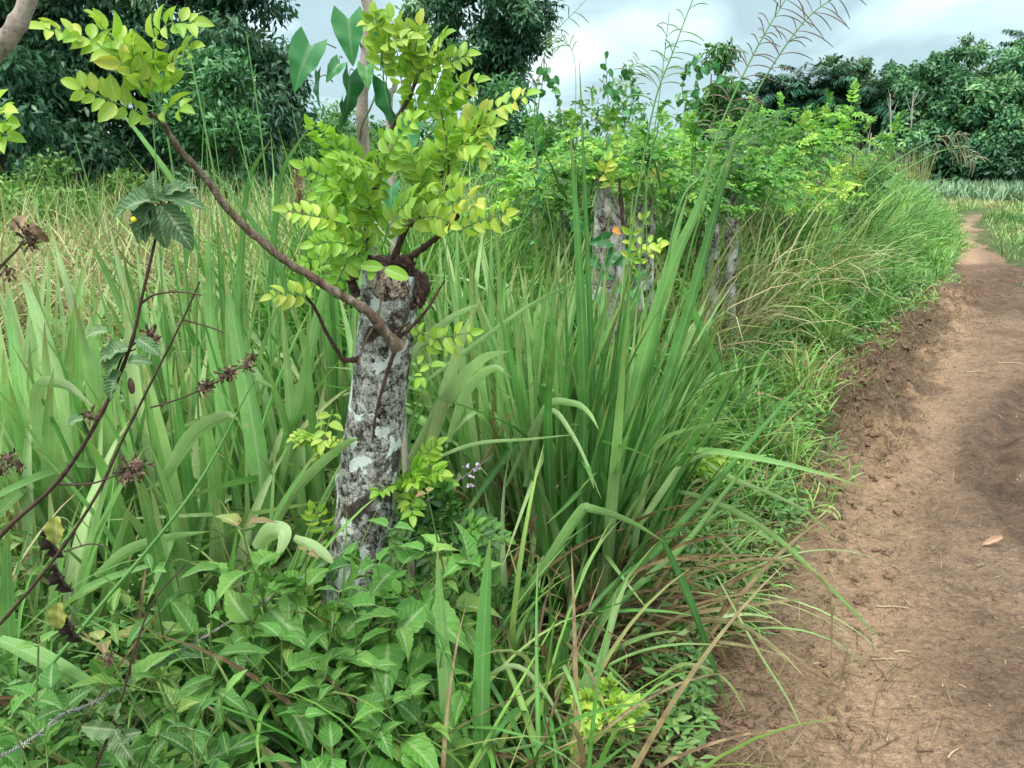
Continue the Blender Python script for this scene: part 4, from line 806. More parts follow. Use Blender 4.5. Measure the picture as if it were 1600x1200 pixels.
for nm, n, sg_, hgt in (('roadside_grass', 15000, 1, .8),):
    g = np.random.default_rng(213); s = g.uniform(10.5, 27, n); t = g.random(n)**.9*3.4; x, y = along(s, t)
    Part().add(blades(g3(x, y), g.uniform(0, 6.3, n), g.uniform(0, .4, n), g.uniform(.3, 1.5, n), hgt*np.clip(.35+.35*t, .2, 1.3)*g.uniform(.5, 1.1, n), .018, 5, r=np.clip(.4+g.normal(size=n)*.2+.4*(vn(x, y)-.5), 0, .95), mid=False)).build(nm, M_verge)
    tagset(bpy.data.objects[nm], 'stuff', 'bright knee-high grass left of the far end of the track', 'grass')

# ------------------------------------------------------------ broad-bladed grass clumps
def grass_thing(label, x, y, parts, stalks=None, group=None, seeds=None):
    r = thing('grass_clump', label, 'grass clump', (x, y, float(GZ(x, y))), group)
    build('blades', rel(parts, r), M_grass, r)
    if stalks: build('stalk', rel(stalks, r), M_culm, r)
    if seeds: build('seed_head', rel(seeds, r), M_culm, r)
    return r
LG = 'broad-bladed grass clumps around the nearest post'
# seen between the post and the left edge; taller ones further back
LEFT = [
 (-1.02, 2.30, 46, 1.10, .050, (.25, .72), 'pale broad-bladed grass clump below the long brown branch'),
 (-.62, 2.42, 44, 1.12, .046, (.15, .62), 'grass clump directly behind and touching the nearest post, on its left side'),
 (-1.45, 2.45, 46, 1.12, .052, (.3, .75), 'pale wide-bladed clump behind the dark seed-headed stem'),
 (-1.80, 2.75, 44, 1.15, .050, (.35, .78), 'yellowish pale grass clump where the green clumps meet the picture edge'),
 (-1.15, 3.00, 44, 1.22, .045, (.2, .7), 'tall upright clump under the hanging serrated leaf cluster'),
 (-.70, 3.10, 46, 1.28, .045, (.15, .65), 'tallest pale clump behind the bend of the brown branch'),
 (-2.15, 3.45, 42, 1.15, .042, (.4, .8), 'pale clump at the border of the dry grass tangle'),
 (-1.55, 3.60, 42, 1.15, .040, (.35, .78), 'clump of pointed blades before the brown patch of dry grass'),
 (-.25, 3.25, 54, 1.22, .050, (.35, .75), 'clump seen just right of the nearest post head'),
 (-1.25, 1.75, 34, .85, .046, (.3, .7), 'low pale clump leaning out of the picture corner above the broad-leaved weeds'),
 (-.85, 1.95, 30, .85, .045, (.2, .65), 'short clump between the broad-leaved weeds and the nearest post'),
 (.32, 3.55, 40, 1.1, .036, (.15, .6), 'darker clump in front of the slant-topped fence post')]
CL = []
for i, (x, y, n, L, Wd, rr, lb) in enumerate(LEFT):
    rr = (rr[0]+.06, min(rr[1]+.06, .82))
    pts = clump(x, y, int(n*1.35), L*1.04, Wd*1.05, .19, (.0, .26), (.03, .6), rr, 500+i, .12, nseg=12, kinks=.2)
    pts += clump(x, y, int(n*.9), L*.6, Wd*.8, .2, (.1, .7), (.5, 1.6), rr, 560+i, .05, nseg=10, kinks=.3)
    stl = None
    if i in (0, 4, 5, 8):
        g = np.random.default_rng(600+i); stl = []
        for k in range(3): a = g.uniform(0, 6.3); q = np.array([x, y, 0])+g.normal(size=3)*.08*[1, 1, 0]; stl.append(tube([q, q+[.05*cos(a), .05*sin(a), .9], q+[.16*cos(a), .1*sin(a), 1.5+.2*g.random()]], np.array([.004, .0035, .0012]), 5, .35, 20))
    CL.append(grass_thing(lb, x, y, pts, stl, LG))
g = np.random.default_rng(640); n = 150; x = g.uniform(-2.3, .1, n); y = g.uniform(2.0, 3.9, n); ok = np.abs(x+.35*(y-2)) > -1; r = thing('dead_grass', 'tan withered blades caught among the broad-bladed clumps', 'dead grass', (-1., 2.8, 0))
r['kind'] = 'stuff'
build('blades', rel([blades(g3(x, y), g.uniform(0, 6.3, n), g.uniform(0, .7, n), g.uniform(.3, 1.8, n), g.uniform(.5, 1.15, n), g.uniform(.008, .03, n), 12, 1.7, .3, g.normal(size=n)*.8, g.normal(size=n)*.5, g.uniform(.84, .99, n))], r), M_grass, r)
# hand-placed culms standing over the left clumps
def pl(seq, Y0, Y1_=None):
    Y1_ = Y0 if Y1_ is None else Y1_; n = len(seq); return [P(a, b, Y0+(Y1_-Y0)*i/(n-1)) for i, (a, b) in enumerate(seq)]
for i, (seq, Yd, lb) in enumerate([([(420, 820), (372, 480), (340, 300), (300, 100), (285, 45)], 2.7, 'tall green grass stalk crossing in front of the lighter young tree'), ([(440, 800), (435, 520), (415, 270), (385, 50)], 2.7, 'straight grass stalk before the dark tree edge'),
      ([(430, 820), (420, 480), (398, 320), (365, 165)], 2.6, 'shorter leaning grass stalk between two taller ones'), ([(300, 640), (290, 420), (262, 215), (250, 160)], 2.8, 'grass stalk behind the lime leaf spray'), ([(15, 1115), (150, 955), (300, 770), (398, 592)], 1.4, 'thick bright green grass stalk slanting across the broad-leaved weeds')]):
    pts = pl(seq, Yd); r = thing('grass_stalk', lb, 'grass stalk', tuple(pts[0]), 'tall single grass stalks'); build('stalk', rel([tube(pts, np.array([.0042, .0035, .0014]), 6, .38, 40)], r), M_culm, r)
    if i < 4: build('blade', rel([ribbon([pts[1], pts[1]+[.03, 0, .2], pts[1]+[.08*(-1)**i, -.02, .42], pts[1]+[.17*(-1)**i, -.04, .55]], .022, .3, .4, 16)], r), M_grass, r)
    else: build('blade', rel([ribbon(pl([(398, 592), (412, 598), (428, 606)], 1.4), .01, .2, .5, 8)], r), M_grass, r)
# central tussock beside the track
T = []
T += clump(.42, 2.95, 70, 1.15, .036, .2, (0, .3), (.05, .6), (.2, .6), 711, .1, nseg=12, kinks=.15)
T += clump(.34, 2.75, 60, 1.15, .044, .17, (0, .22), (.03, .5), (.35, .75), 714, .1, nseg=12, kinks=.15)
T += clump(.12, 3.3, 60, 1.28, .044, .2, (0, .25), (.03, .5), (.35, .75), 713, .1, nseg=12, kinks=.2)
T += clump(-.02, 2.78, 110, 1.25, .046, .20, (0, .22), (.02, .5), (.3, .75), 701, .1, nseg=12, kinks=.14)
tuss1 = grass_thing('upright pale green tussock just right of the nearest post', -.02, 2.78, T, None, LG)
T = clump(.24, 2.48, 150, 1.22, .036, .19, (0, .30), (.02, .6), (.12, .68), 702, .0, nseg=12, kinks=.12)
g = np.random.default_rng(703); n = 52
T += [blades(g3(.26+g.normal(size=n)*.08, 2.42+g.normal(size=n)*.07), g.normal(size=n)*.5-.1, g.uniform(.05, .38, n), g.uniform(.05, .6, n), g.uniform(.7, 1.25, n), .030*g.uniform(.6, 1.1, n), 12, 1.8, .28, g.normal(size=n)*.4, g.normal(size=n)*.2, g.uniform(.0, .5, n))]
T += clump(.02, 2.0, 46, .75, .022, .16, (0, .6), (.2, 1.3), (.2, .75), 712, .5, nseg=12, kinks=.3)
D = [blades(g3(.24+g.normal(size=170)*.12, 2.36+g.normal(size=170)*.09), g.uniform(-2.6, .9, 170), g.uniform(.1, 1.1, 170), g.uniform(.2, 1.3, 170), g.uniform(.25, .8, 170), g.uniform(.006, .020, 170), 10, 1.4, .3, g.normal(size=170), g.normal(size=170)*.6, g.uniform(.89, 1.0, 170))]
tuss2 = grass_thing('big deep green grass tussock leaning over the edge of the track', .24, 2.48, T, None, LG)
build('dead_blades', rel(D, tuss2), M_grass, tuss2)
HB = [ # px polyline, Y0, Y1, width m, face, tone
 ([(754, 1290), (752, 1100), (757, 950), (766, 836)], 1.45, 1.5, .040, .25, .30), ([(712, 1290), (702, 1120), (690, 990), (683, 852)], 1.45, 1.55, .040, .3, .5),
 ([(770, 1000), (850, 885), (905, 802), (925, 795), (985, 815), (1040, 848)], 1.9, 1.85, .030, .5, .5), ([(1032, 835), (1075, 930), (1108, 1020), (1142, 1118)], 1.9, 1.85, .022, .4, .15),
 ([(1010, 760), (1100, 778), (1200, 830), (1290, 912), (1340, 962), (1380, 1003)], 2.4, 2.1, .020, .6, .6), ([(1060, 690), (1130, 740), (1200, 770), (1260, 800), (1330, 860)], 2.7, 2.5, .018, .6, .7),
 ([(960, 950), (1080, 895), (1160, 876), (1235, 878), (1292, 915), (1300, 980), (1296, 1065)], 2.3, 2.0, .012, .5, .93), ([(960, 1030), (1060, 965), (1142, 933)], 2.2, 2.1, .014, .5, .9), ([(1142, 932), (1130, 955), (1112, 980)], 2.1, 2.1, .018, .2, .985),
 ([(1020, 960), (1110, 990), (1170, 1110), (1236, 1162)], 2.2, 2.0, .010, .4, .96), ([(1120, 900), (1180, 1010), (1240, 1110), (1275, 1210)], 2.1, 1.9, .007, .3, .75), ([(1135, 612), (1115, 560), (1085, 490), (1056, 420)], 2.7, 2.6, .034, .15, .32),
 ([(830, 1035), (960, 930), (1080, 800), (1190, 670), (1280, 570)], 2.15, 2.4, .026, .35, .3), ([(870, 1050), (980, 930), (1070, 850), (1140, 760), (1230, 660)], 2.1, 2.3, .020, .35, .45),
 ([(940, 860), (990, 620), (1040, 440), (1088, 330), (1118, 240)], 2.3, 2.3, .040, .25, .4), ([(960, 900), (1030, 640), (1085, 450), (1120, 320), (1150, 215)], 2.25, 2.3, .034, .25, .15), ([(950, 850), (1010, 580), (1040, 430), (1075, 300)], 2.3, 2.4, .036, .3, .48),
 ([(905, 850), (912, 640), (905, 420), (890, 188)], 2.2, 2.2, .034, .3, .22), ([(925, 860), (925, 600), (918, 400), (905, 90)], 2.25, 2.25, .020, .3, .2), ([(640, 720), (700, 620), (752, 562), (798, 548)], 2.25, 2.1, .044, .55, .72),
 ([(700, 690), (730, 610), (770, 575), (800, 590)], 2.3, 2.2, .034, .5, .66), ([(820, 760), (850, 640), (895, 630), (920, 645), (936, 672)], 2.2, 2.05, .022, .4, .6), ([(790, 760), (850, 645), (895, 680), (940, 780)], 2.25, 2.0, .018, .5, .74),
 ([(660, 725), (740, 694), (830, 686), (905, 678)], 2.0, 2.0, .012, .7, .7), ([(640, 1210), (760, 1180), (860, 1160), (960, 1148)], 1.5, 1.7, .012, .7, .6), ([(860, 1260), (890, 1150), (912, 1080), (922, 1034)], 1.75, 1.8, .050, .2, .55),
 ([(880, 1180), (930, 1060), (960, 960), (985, 892)], 1.85, 1.9, .024, .3, .66), ([(720, 1090), (800, 1040), (860, 1095), (900, 1200)], 1.7, 1.6, .012, .3, .7), ([(590, 640), (640, 560), (700, 500), (760, 470)], 2.3, 2.2, .03, .4, .7),
 ([(650, 760), (690, 640), (718, 540), (745, 478)], 2.2, 2.2, .036, .25, .78), ([(660, 600), (740, 540), (840, 470), (935, 430)], 2.3, 2.4, .016, .5, .6),
 ([(1000, 1100), (1060, 1040), (1130, 1060), (1170, 1120)], 2.0, 1.9, .012, .4, .8), ([(960, 880), (1040, 760), (1075, 720), (1150, 700)], 2.3, 2.3, .024, .5, .65)]
build('arching_blades', rel([ribbon(pl(s, a, b), w, f, t, 22, .25) for (s, a, b, w, f, t) in HB], tuss2), M_grass, tuss2)
g = np.random.default_rng(708)
# long blades arching out of the tussock over the dirt
n = 16; lean = [blades(g3(.42+g.normal(size=n)*.06, 2.35+g.normal(size=n)*.12), g.uniform(-.8, .35, n), g.uniform(.5, 1.1, n), g.uniform(.8, 1.7, n), g.uniform(.5, .95, n), g.uniform(.006, .016, n), 14, 1.6, .3, g.normal(size=n)*.5, g.normal(size=n)*.2, g.uniform(.35, 1.0, n))]
r_ = grass_thing('thin arching half-dry grass tuft hanging over the bare dirt', .42, 2.35, lean, None, None)
LHB = [([(0, 1000), (60, 1025), (140, 1070), (210, 1120)], 1.45, 1.4, .04, .4, .5), ([(60, 700), (60, 610), (100, 600), (150, 640)], 2.1, 2.0, .04, .5, .68), ([(150, 900), (200, 860), (260, 840), (330, 830)], 1.7, 1.7, .03, .6, .6),
  ([(250, 760), (300, 680), (350, 650), (372, 655)], 2.0, 1.9, .042, .5, .66), ([(130, 860), (100, 640), (60, 500), (30, 420)], 2.2, 2.3, .05, .2, .66), ([(420, 870), (400, 700), (375, 560), (350, 420)], 2.1, 2.3, .062, .15, .42), ([(330, 840), (350, 660), (330, 520), (325, 330)], 2.3, 2.5, .05, .2, .45),
  ([(430, 800), (470, 620), (500, 480), (520, 420)], 2.2, 2.3, .036, .3, .5), ([(140, 770), (145, 600), (115, 480), (80, 360)], 2.4, 2.6, .04, .3, .7), ([(230, 800), (215, 620), (200, 480), (170, 350)], 2.4, 2.6, .042, .3, .7), ([(395, 900), (450, 780), (530, 700), (560, 685)], 2.0, 1.85, .03, .4, .62),
  ([(400, 855), (425, 830), (445, 835), (430, 880)], 1.8, 1.7, .05, .3, .7), ([(460, 840), (500, 860), (525, 885)], 1.8, 1.75, .03, .3, .72)]
for (s, a, b, w, f, t) in LHB:
    q = pl(s, a, b); c_ = min(CL, key=lambda o: np.hypot(o.location[0]-q[0][0], o.location[1]-q[0][1])); build('folded_blade', rel([ribbon(q, w, f, t, 22, .25)], c_), M_grass, c_)

# flower stalks over the tussock
KG = 'tall grass flower stalks above the tussock'
KS = [([(955, 900), (968, 560), (987, 367), (1020, 173), (1052, 80), (1090, -20)], 2.3, .0036, 16, .60, .115, .3, 'dark flower stalk with spread thin spikes, leaning out of the top of the frame'),
      ([(965, 900), (1000, 420), (1015, 260), (1030, 153), (1046, 20)], 2.4, .0026, 12, .80, .10, .3, 'shorter flower stalk whose comb of spikes stands against the cloud'),
      ([(980, 900), (1047, 383), (1100, 267), (1137, 170), (1187, 67), (1236, -15)], 2.3, .0042, 30, .62, .12, .85, 'thick stalk with a tangled brownish spike head'),
      ([(1000, 900), (1070, 430), (1130, 265), (1185, 140), (1260, 30), (1330, -18)], 2.35, .0038, 24, .68, .12, .85, 'outermost leaning flower stalk, nearest the open sky over the track'),
      ([(905, 900), (870, 420), (835, 210), (855, 75), (915, 0)], 2.6, .0022, 8, .82, .07, .5, 'thin bent flower stalk beside the hanging vine strands'),
      ([(930, 900), (905, 420), (900, 200), (897, 90), (870, 50)], 2.9, .0016, 12, .80, .09, .3, 'fine hair-like flower head, the faintest against the sky'),
      ([(1010, 800), (1010, 330), (1000, 230), (985, 130), (1000, 90)], 2.7, .002, 14, .74, .09, .6, 'low brownish flower head tangled over the fence shrubs'),
      ([(1100, 700), (1100, 430), (1110, 250), (1120, 160)], 3.0, .0022, 14, .70, .10, .75, 'dark drooping flower head in front of the dark sapling')]
for i, (seq, Yd, r0, ns, t0, sl, tn, lb) in enumerate(KS):
    pts = pl(seq, Yd); r = thing('flower_stalk', lb, 'grass flower stalk', tuple(pts[0]), KG); cu, sp_ = panicle(pts, r0, ns, t0, sl, 800+i, .0015, tn, .45)
    build('stalk', rel(cu, r), M_culm, r); build('flower_spikes', rel(sp_, r), M_culm, r)
for i, (seq, Yd, lb) in enumerate([([(1200, 560), (1290, 400), (1370, 300), (1450, 245), (1500, 232), (1532, 250)], 5.2, 'lower of two arching stalks with drooping feathery heads over the far grass'), ([(1200, 520), (1270, 420), (1340, 300), (1410, 245), (1470, 215), (1515, 210)], 5.3, 'upper of two arching stalks with drooping feathery heads over the far grass')]):
    pts = pl(seq, Yd); r = thing('flower_stalk', lb, 'grass flower stalk', tuple(pts[0]), 'arching stalks at the bend of the fence row'); cu, sp_ = panicle(pts, .005, 26, .74, .10, 830+i, .0035, .7, .7)
    build('stalk', rel(cu, r), M_culm, r); build('flower_spikes', rel(sp_, r), M_culm, r)
r = thing('grass_plume', 'fluffy pinkish grass plume beside the lime foliage', 'grass plume', tuple(P(470, 420, 3.2)))
g = np.random.default_rng(12); ax = catmull(pl([(470, 420), (468, 330), (466, 262)], 3.2), 60); k = g.integers(20, 60, 260)
build('stalk', rel([tube(ax, .002, 4, .8)], r), M_culm, r); build('plume', rel([inst(SIMPLE1, ax[k], frames(rdir(260, g)*.5+[0, 0, 1], rdir(260, g)), .035, .6+.2*g.random(260))], r), M_straw, r)

# hanging vine strands against the sky
HEART = leaf_tpl(6, 4, lambda s: np.sin(pi*(s*.9+.1)**.7)**.7, .75, .2, .25)
for i, (seqs, Yd, lb) in enumerate([([[(838, 480), (836, 300), (848, 90)], [(848, 90), (862, 130), (880, 190)], [(848, 100), (838, 150), (842, 215)]], 3.6, 'drooping vine strands with small heart leaves, beside the thin bent stalk'),
      ([[(945, 420), (950, 200), (946, 85)], [(950, 110), (968, 150), (975, 200)], [(985, 210), (990, 130), (975, 100)]], 4.2, 'small-leaved vine sprays hanging over the slant-topped post'),
      ([[(1085, 300), (1090, 150), (1086, 85)], [(1088, 95), (1115, 105), (1140, 130)], [(1086, 90), (1070, 120), (1066, 160)]], 3.9, 'vine sprays with heart leaves among the tangled brown spikes')]):
    r = thing('hanging_vine', lb, 'vine', tuple(P(*seqs[0][0], Yd)), 'vine strands over the fence'); st = []; lv = []; g = np.random.default_rng(40+i)
    for s in seqs:
        p = catmull(pl(s, Yd), 30)+g.normal(size=(30, 3))*.004; st.append(tube(p, .0022, 5, .7)); k = g.integers(6, 30, 20); d = rdir(20, g)*.7+[0, 0, -.7]
        lv.append(inst(HEART, p[k]+rdir(20, g)*.02, frames(d, rdir(20, g)+[0, -1, .2]), g.uniform(.02, .048, 20), np.clip(g.normal(.6, .2, 20), 0, 1)))
    build('vine_stem', rel(st, r), M_stem, r); build('leaves', rel(lv, r), M_arrow, r)
# dark leaves creeping over the second post, one orange leaf
r = thing('climbing_vine', 'arrow-leaved vine over the middle of the slant-topped post', 'vine', tuple(P(940, 480, 3.6))); g = np.random.default_rng(50)
q = [(900, 350), (960, 395), (925, 405), (985, 400), (940, 430), (1000, 425), (905, 440), (965, 450), (930, 470), (990, 455), (950, 375)]
build('vine_stem', rel([tube(pl([(930, 500), (945, 430), (950, 350), (968, 300)], 3.62), .004, 5, .7, 20)], r), M_stem, r)
build('leaves', rel([inst(ARROW, np.array([P(*a, 3.58) for a in q]), frames(np.stack([g.normal(size=11), -.3+0*g.normal(size=11), -.5+g.normal(size=11)*.3], -1), rdir(11, g)*.3+[0, -1, .4]), g.uniform(.06, .10, 11), g.uniform(.2, .6, 11))], r), M_arrow, r)
build('withered_leaf', rel([inst(HEART, np.array([P(958, 358, 3.5)]), frames(np.array([[.8, -.2, -.4]]), [0, -1, .6]), .04, .3)], r), plain('orange_leaf', (.42, .12, .02), (.6, .28, .06), 30, .6), r)

# single tufts standing out of the verge
for i, (px, py, hgt, wd, rr, lb) in enumerate([(1130, 600, .60, .014, (.3, .8), 'loose bright grass tuft in front of the grey weathered post'), (1200, 520, .75, .014, (.4, .8), 'tallest bright tuft on the bank beside the track bend'), (1250, 640, .42, .009, (.5, 1.), 'half-dry tuft leaning over the churned mud'),
      (1160, 800, .30, .010, (.2, .7), 'low green tuft growing out onto the bare soil'), (1290, 560, .55, .012, (.4, .95), 'ragged tuft with dry tips at the narrowest part of the mud'), (1340, 470, .75, .014, (.3, .8), 'arching tuft before the shrub that slopes to the grass'), (1400, 430, .6, .013, (.3, .9), 'dry-edged tuft nearest the far bend of the track'),
      (1070, 660, .45, .012, (.3, .95), 'tuft with tan blades behind the deep green tussock'), (1215, 740, .32, .008, (.4, 1.), 'thin wiry tuft hanging over the reddish soil patch')]):
    x, y = GR(px, py); g = np.random.default_rng(770+i); n = 80; r = thing('grass_tuft', lb, 'grass tuft', (x, y, float(GZ(x, y))), 'grass tufts on the bank'); a = g.uniform(0, 6.3, n)
    build('blades', rel([blades(g3(x+g.normal(size=n)*.06, y+g.normal(size=n)*.06), a, g.uniform(0, .8, n), g.uniform(.2, 1.4, n), hgt*g.uniform(.5, 1.1, n), wd*g.uniform(.5, 1.1, n), 9, 1.6, .3, g.normal(size=n)*.5, g.normal(size=n)*.4, g.uniform(*rr, n))], r), M_verge, r)
# ------------------------------------------------------------ lime sprigs low down
def sprig(label, px, py, Yd, n, L, size, seed, tone=.6, mat=None, pairs=7, face=(0, 0, 0)):
    g = np.random.default_rng(seed); c = P(px, py, Yd); r = thing('leafy_sprout', label, 'sprout', tuple(c), 'lime green sprouts near the ground'); lv = []; st = []
    for i in range(n):
        d = nrm(np.array([g.normal(), -.4+g.normal()*.4, .55+g.normal()*.5])); LL = L*g.uniform(.6, 1.1); a, b = pinnate([c+g.normal(size=3)*L*.15, c+d*LL*.6+[0, 0, LL*.05], c+d*LL+[0, 0, -LL*.12]], size, pairs, tone+g.normal()*.1, up=(g.normal()*.3, -.7, .8)); lv.append(a); st.append(b)
    gz = GZ(c[0], c[1]); st.append(tube([[c[0]+.02, c[1]+.05, float(gz)], c], np.array([.004, .003]), 5, .5, 6))
    build('stem', rel(st, r), M_stem, r); build('foliage', rel(lv, r), mat or M_lime, r)
sprig('bright lime sprout touching the right side of the nearest post', 640, 770, 2.0, 12, .17, .038, 1, .4)
sprig('lime sprout at the foot of the tussock, lowest in the picture', 948, 1110, 1.66, 18, .095, .026, 2, .6)
sprig('lime sprout behind the long arching blades', 1065, 735, 2.75, 10, .18, .036, 3, .5)
sprig('pale lime sprout low in the weeds at the foot of the nearest post', 900, 1060, 1.95, 5, .09, .026, 4, .4)
sprig('small lime tips between the clumps left of the post', 500, 690, 2.1, 6, .09, .022, 5, .7)
sprig('dark green ferny seedling under the lime sprout of the nearest post', 700, 830, 1.95, 16, .16, .036, 6, .15, M_fern)
sprig('green seedling rosette among the dead blades', 835, 950, 2.0, 10, .12, .034, 7, .1, M_fern)

# ------------------------------------------------------------ broad-leaved weeds
BROAD = leaf_tpl(14, 6, lambda s: (np.sin(pi*np.clip(s*1.02, 0, 1)**.62)**.95)*(1-.25*s), .62, .2, .38, serr=.055, wavy=.10)
NARROW = leaf_tpl(12, 4, lambda s: np.sin(pi*(s*.95+.03))**.8*(1-.2*s), .38, .25, .30, serr=.04, wavy=.12)
def weed(label, px, py, Yd, size, pairs, seed, tone=.4, redtip=False, mat=None, tpl=BROAD, stemr=.004):
    g = np.random.default_rng(seed); top = P(px, py, Yd); x = top[0]+g.normal()*.07; y = Yd+.05+abs(g.normal())*.08; B = np.array([x, y, float(GZ(x, y))])
    r = thing('leafy_weed', label, 'weed', tuple(B), 'broad-leaved weeds in the corner before the post')
    mid = (B+top)/2+g.normal(size=3)*.04*[1, 1, 0]; p = catmull([B, mid, top], 40); st = [tube(p, np.array([stemr, stemr*.8, stemr*.4]), 6, .6)]; P_, D_, U_, S_, T_ = [], [], [], [], []
    a = g.uniform(0, pi); L = np.linalg.norm(top-B)
    for k in range(pairs):
        f = 1-(k/pairs)**.85*.85; c = p[min(int(f*39), 39)]; sz = size*min(1, .38+k*.28)*g.uniform(.8, 1.1); a += pi/2+g.normal()*.25; el = .75-.28*min(k, 4)+g.normal()*.15
        for sg in (0, pi):
            h = np.array([np.cos(a+sg), np.sin(a+sg)*1.0, 0]); d = nrm(h*np.cos(el)+np.array([0, 0, np.sin(el)])+g.normal(size=3)*.12); pe = sz*.18
            c2 = c+d*pe; st.append(tube([c, c2], np.array([.0016, .0012]), 4, .65)); P_.append(c2); D_.append(d+[0, 0, -.18]); U_.append(np.array([0, 0, 1.])+d*.3+g.normal(size=3)*.25); S_.append(sz); T_.append(tone+g.normal()*.14+(.45 if redtip and k == 0 else 0))
        # short side shoots
        if k > 1 and g.random() < .75:
            for sg in (0, pi):
                h = np.array([np.cos(a+sg+.5), np.sin(a+sg+.5), .9]); e = c+nrm(h)*size*g.uniform(.5, 1.1); st.append(tube([c, (c+e)/2+[0, 0, .01], e], np.array([.002, .001]), 4, .65, 6))
                for kk in range(4): d = nrm(rdir(1, g)[0]*.9+[0, 0, .25]); P_.append(e-[0, 0, .01*kk]); D_.append(d); U_.append(np.array([0, 0, 1.])+g.normal(size=3)*.3); S_.append(size*g.uniform(.35, .65)); T_.append(tone+.12+g.normal()*.1)
    build('stem', rel(st, r), M_stem, r); build('foliage', rel([inst(tpl, np.array(P_), frames(np.array(D_), np.array(U_)), np.array(S_), np.clip(T_, 0, .98))], r), mat or M_weed, r)
WD = [(378, 868, 1.55, .105, 7, .45, 'weed with a reddish tip standing highest beside the slanting bright stalk', 1), (238, 935, 1.5, .10, 6, .4, 'weed below the small dangling yellow leaves', 0), (610, 868, 1.62, .12, 7, .45, 'large-leaved weed in front of the nearest post', 0),
  (478, 905, 1.6, .10, 7, .5, 'weed with a purplish tip touching the left side of the post foot', 1), (330, 1005, 1.4, .11, 6, .35, 'weed with broad dark leaves below the reddish-tipped one', 0), (440, 1040, 1.42, .115, 6, .4, 'weed with a long hanging leaf in front of the post foot', 0),
  (160, 1045, 1.35, .095, 6, .5, 'weed with a dull red tip under the withered dark leaves', 1), (556, 1000, 1.5, .105, 6, .4, 'weed crowding the foot of the nearest post', 0), (668, 905, 1.7, .10, 7, .45, 'weed just right of the nearest post with jagged leaves', 0), (60, 1050, 1.28, .09, 6, .45, 'weed near the barbed wire strand with grey-purple young leaves', 1),
  (250, 1105, 1.22, .10, 5, .3, 'weed beside the dark bare stem with wide glossy leaves', 0), (585, 1085, 1.38, .11, 5, .4, 'weed whose torn leaf hangs over the brown dead grass', 0), (100, 1150, 1.15, .085, 5, .4, 'weed over the barbed wire strand', 0), (350, 1130, 1.2, .10, 5, .3, 'weed at the bottom with the broadest flat leaves', 0),
  (470, 1160, 1.25, .09, 5, .35, 'weed at the bottom edge beside the dead brown grass', 0), (690, 1060, 1.48, .095, 6, .4, 'weed with pointed leaves beside the two upright green blades', 0), (15, 1165, 1.12, .09, 5, .35, 'weed in the very corner of the picture', 0), (668, 812, 1.72, .075, 5, .75, 'slender weed with one orange-tinged top leaf by the post', 1),
  (420, 930, 1.75, .09, 6, .3, 'shaded weed between the two red-tipped ones', 0), (300, 1180, 1.12, .08, 5, .5, 'pale crinkled weed at the lower end of the dark bare stem', 0), (520, 1110, 1.4, .09, 5, .3, 'shaded weed hiding the buried foot of the post', 0), (640, 1130, 1.4, .09, 5, .35, 'small weed right of the dead brown grass', 0),
  (572, 925, 1.66, .095, 6, .5, 'yellowish weed pressed against the lower trunk of the nearest post', 0), (520, 950, 1.7, .09, 6, .3, 'dark weed at the left foot of the nearest post', 0), (590, 925, 1.55, .11, 6, .45, 'tall weed whose big leaves cover the middle of the lower trunk', 0), (530, 965, 1.5, .11, 6, .4, 'tall weed with a drooping leaf over the left side of the lower trunk', 0), (200, 990, 1.6, .085, 6, .6, 'pale weed among the grass behind the withered dark leaves', 0)]
g = np.random.default_rng(645); n = 560; x = g.uniform(-1.5, .2, n); y = g.uniform(1.25, 2.0, n); o = Part().add(blades(g3(x, y), g.uniform(0, 6.3, n), g.uniform(0, .7, n), g.uniform(.2, 1.6, n), g.uniform(.3, .85, n), g.uniform(.004, .02, n), 10, 1.6, .3, g.normal(size=n)*.5, g.normal(size=n)*.5, np.clip(g.uniform(.1, 1.05, n), 0, 1))).build('weed_grass', M_verge)
tagset(o, 'stuff', 'thin green and dry grass blades growing through the broad-leaved weeds', 'grass')
for i, (px, py, Yd, sz, pr, tn, lb, rt) in enumerate(WD): weed(lb, px, py-40, Yd, sz*(1.62, 1.3, 1.5, 1.25)[i % 4], pr+1, 900+i, tn+(0, .12, -.1, .05, -.15)[i % 5], rt, None, (BROAD, NARROW, BROAD)[i % 3])

# ------------------------------------------------------------ dark stems with dry seed heads (closest to the camera)
SERR = leaf_tpl(12, 6, lambda s: np.sin(pi*(s*.9+.08))**.75, .55, .28, .45, serr=.10, wavy=.25)
def heads(root, spots, Yd, seed):
    g = np.random.default_rng(seed)
    for (px, py, rad) in spots:
        c = P(px, py, Yd); n = int(60*(rad/.014)); v = rdir(n, g)*g.random((n, 1))**.5; pos = c+v*rad*np.array([1, .8, .8])
        build('seed_head', rel([inst(SIMPLE, pos, frames(v+rdir(n, g)*.7, rdir(n, g)), g.uniform(.005, .011, n), np.clip(g.normal(.4, .25, n), 0, 1)), lump(c, rad*.45, int(px), .5, 12)], root), M_seed, root)
Yf = 1.02
b0 = np.array([-1.15, 1.0, 0.]); S1 = thing('dry_weed', 'dark bending weed stem crowned by drooping serrated leaves', 'weed stem', tuple(b0))
ln = [b0, P(-90, 960, Yf)] + pl([(0, 838), (88, 755), (150, 662), (200, 552), (225, 450), (243, 372), (247, 330)], Yf)
build('stem', rel([tube(ln, np.interp(np.linspace(0, 1, 70), [0, .4, 1], [.0034, .0028, .0015])*(1+.28*(np.arange(70) % 9 == 0)+.08*np.sin(np.arange(70)*2.3)), 8, .5, 70)], S1), M_darkstem, S1)
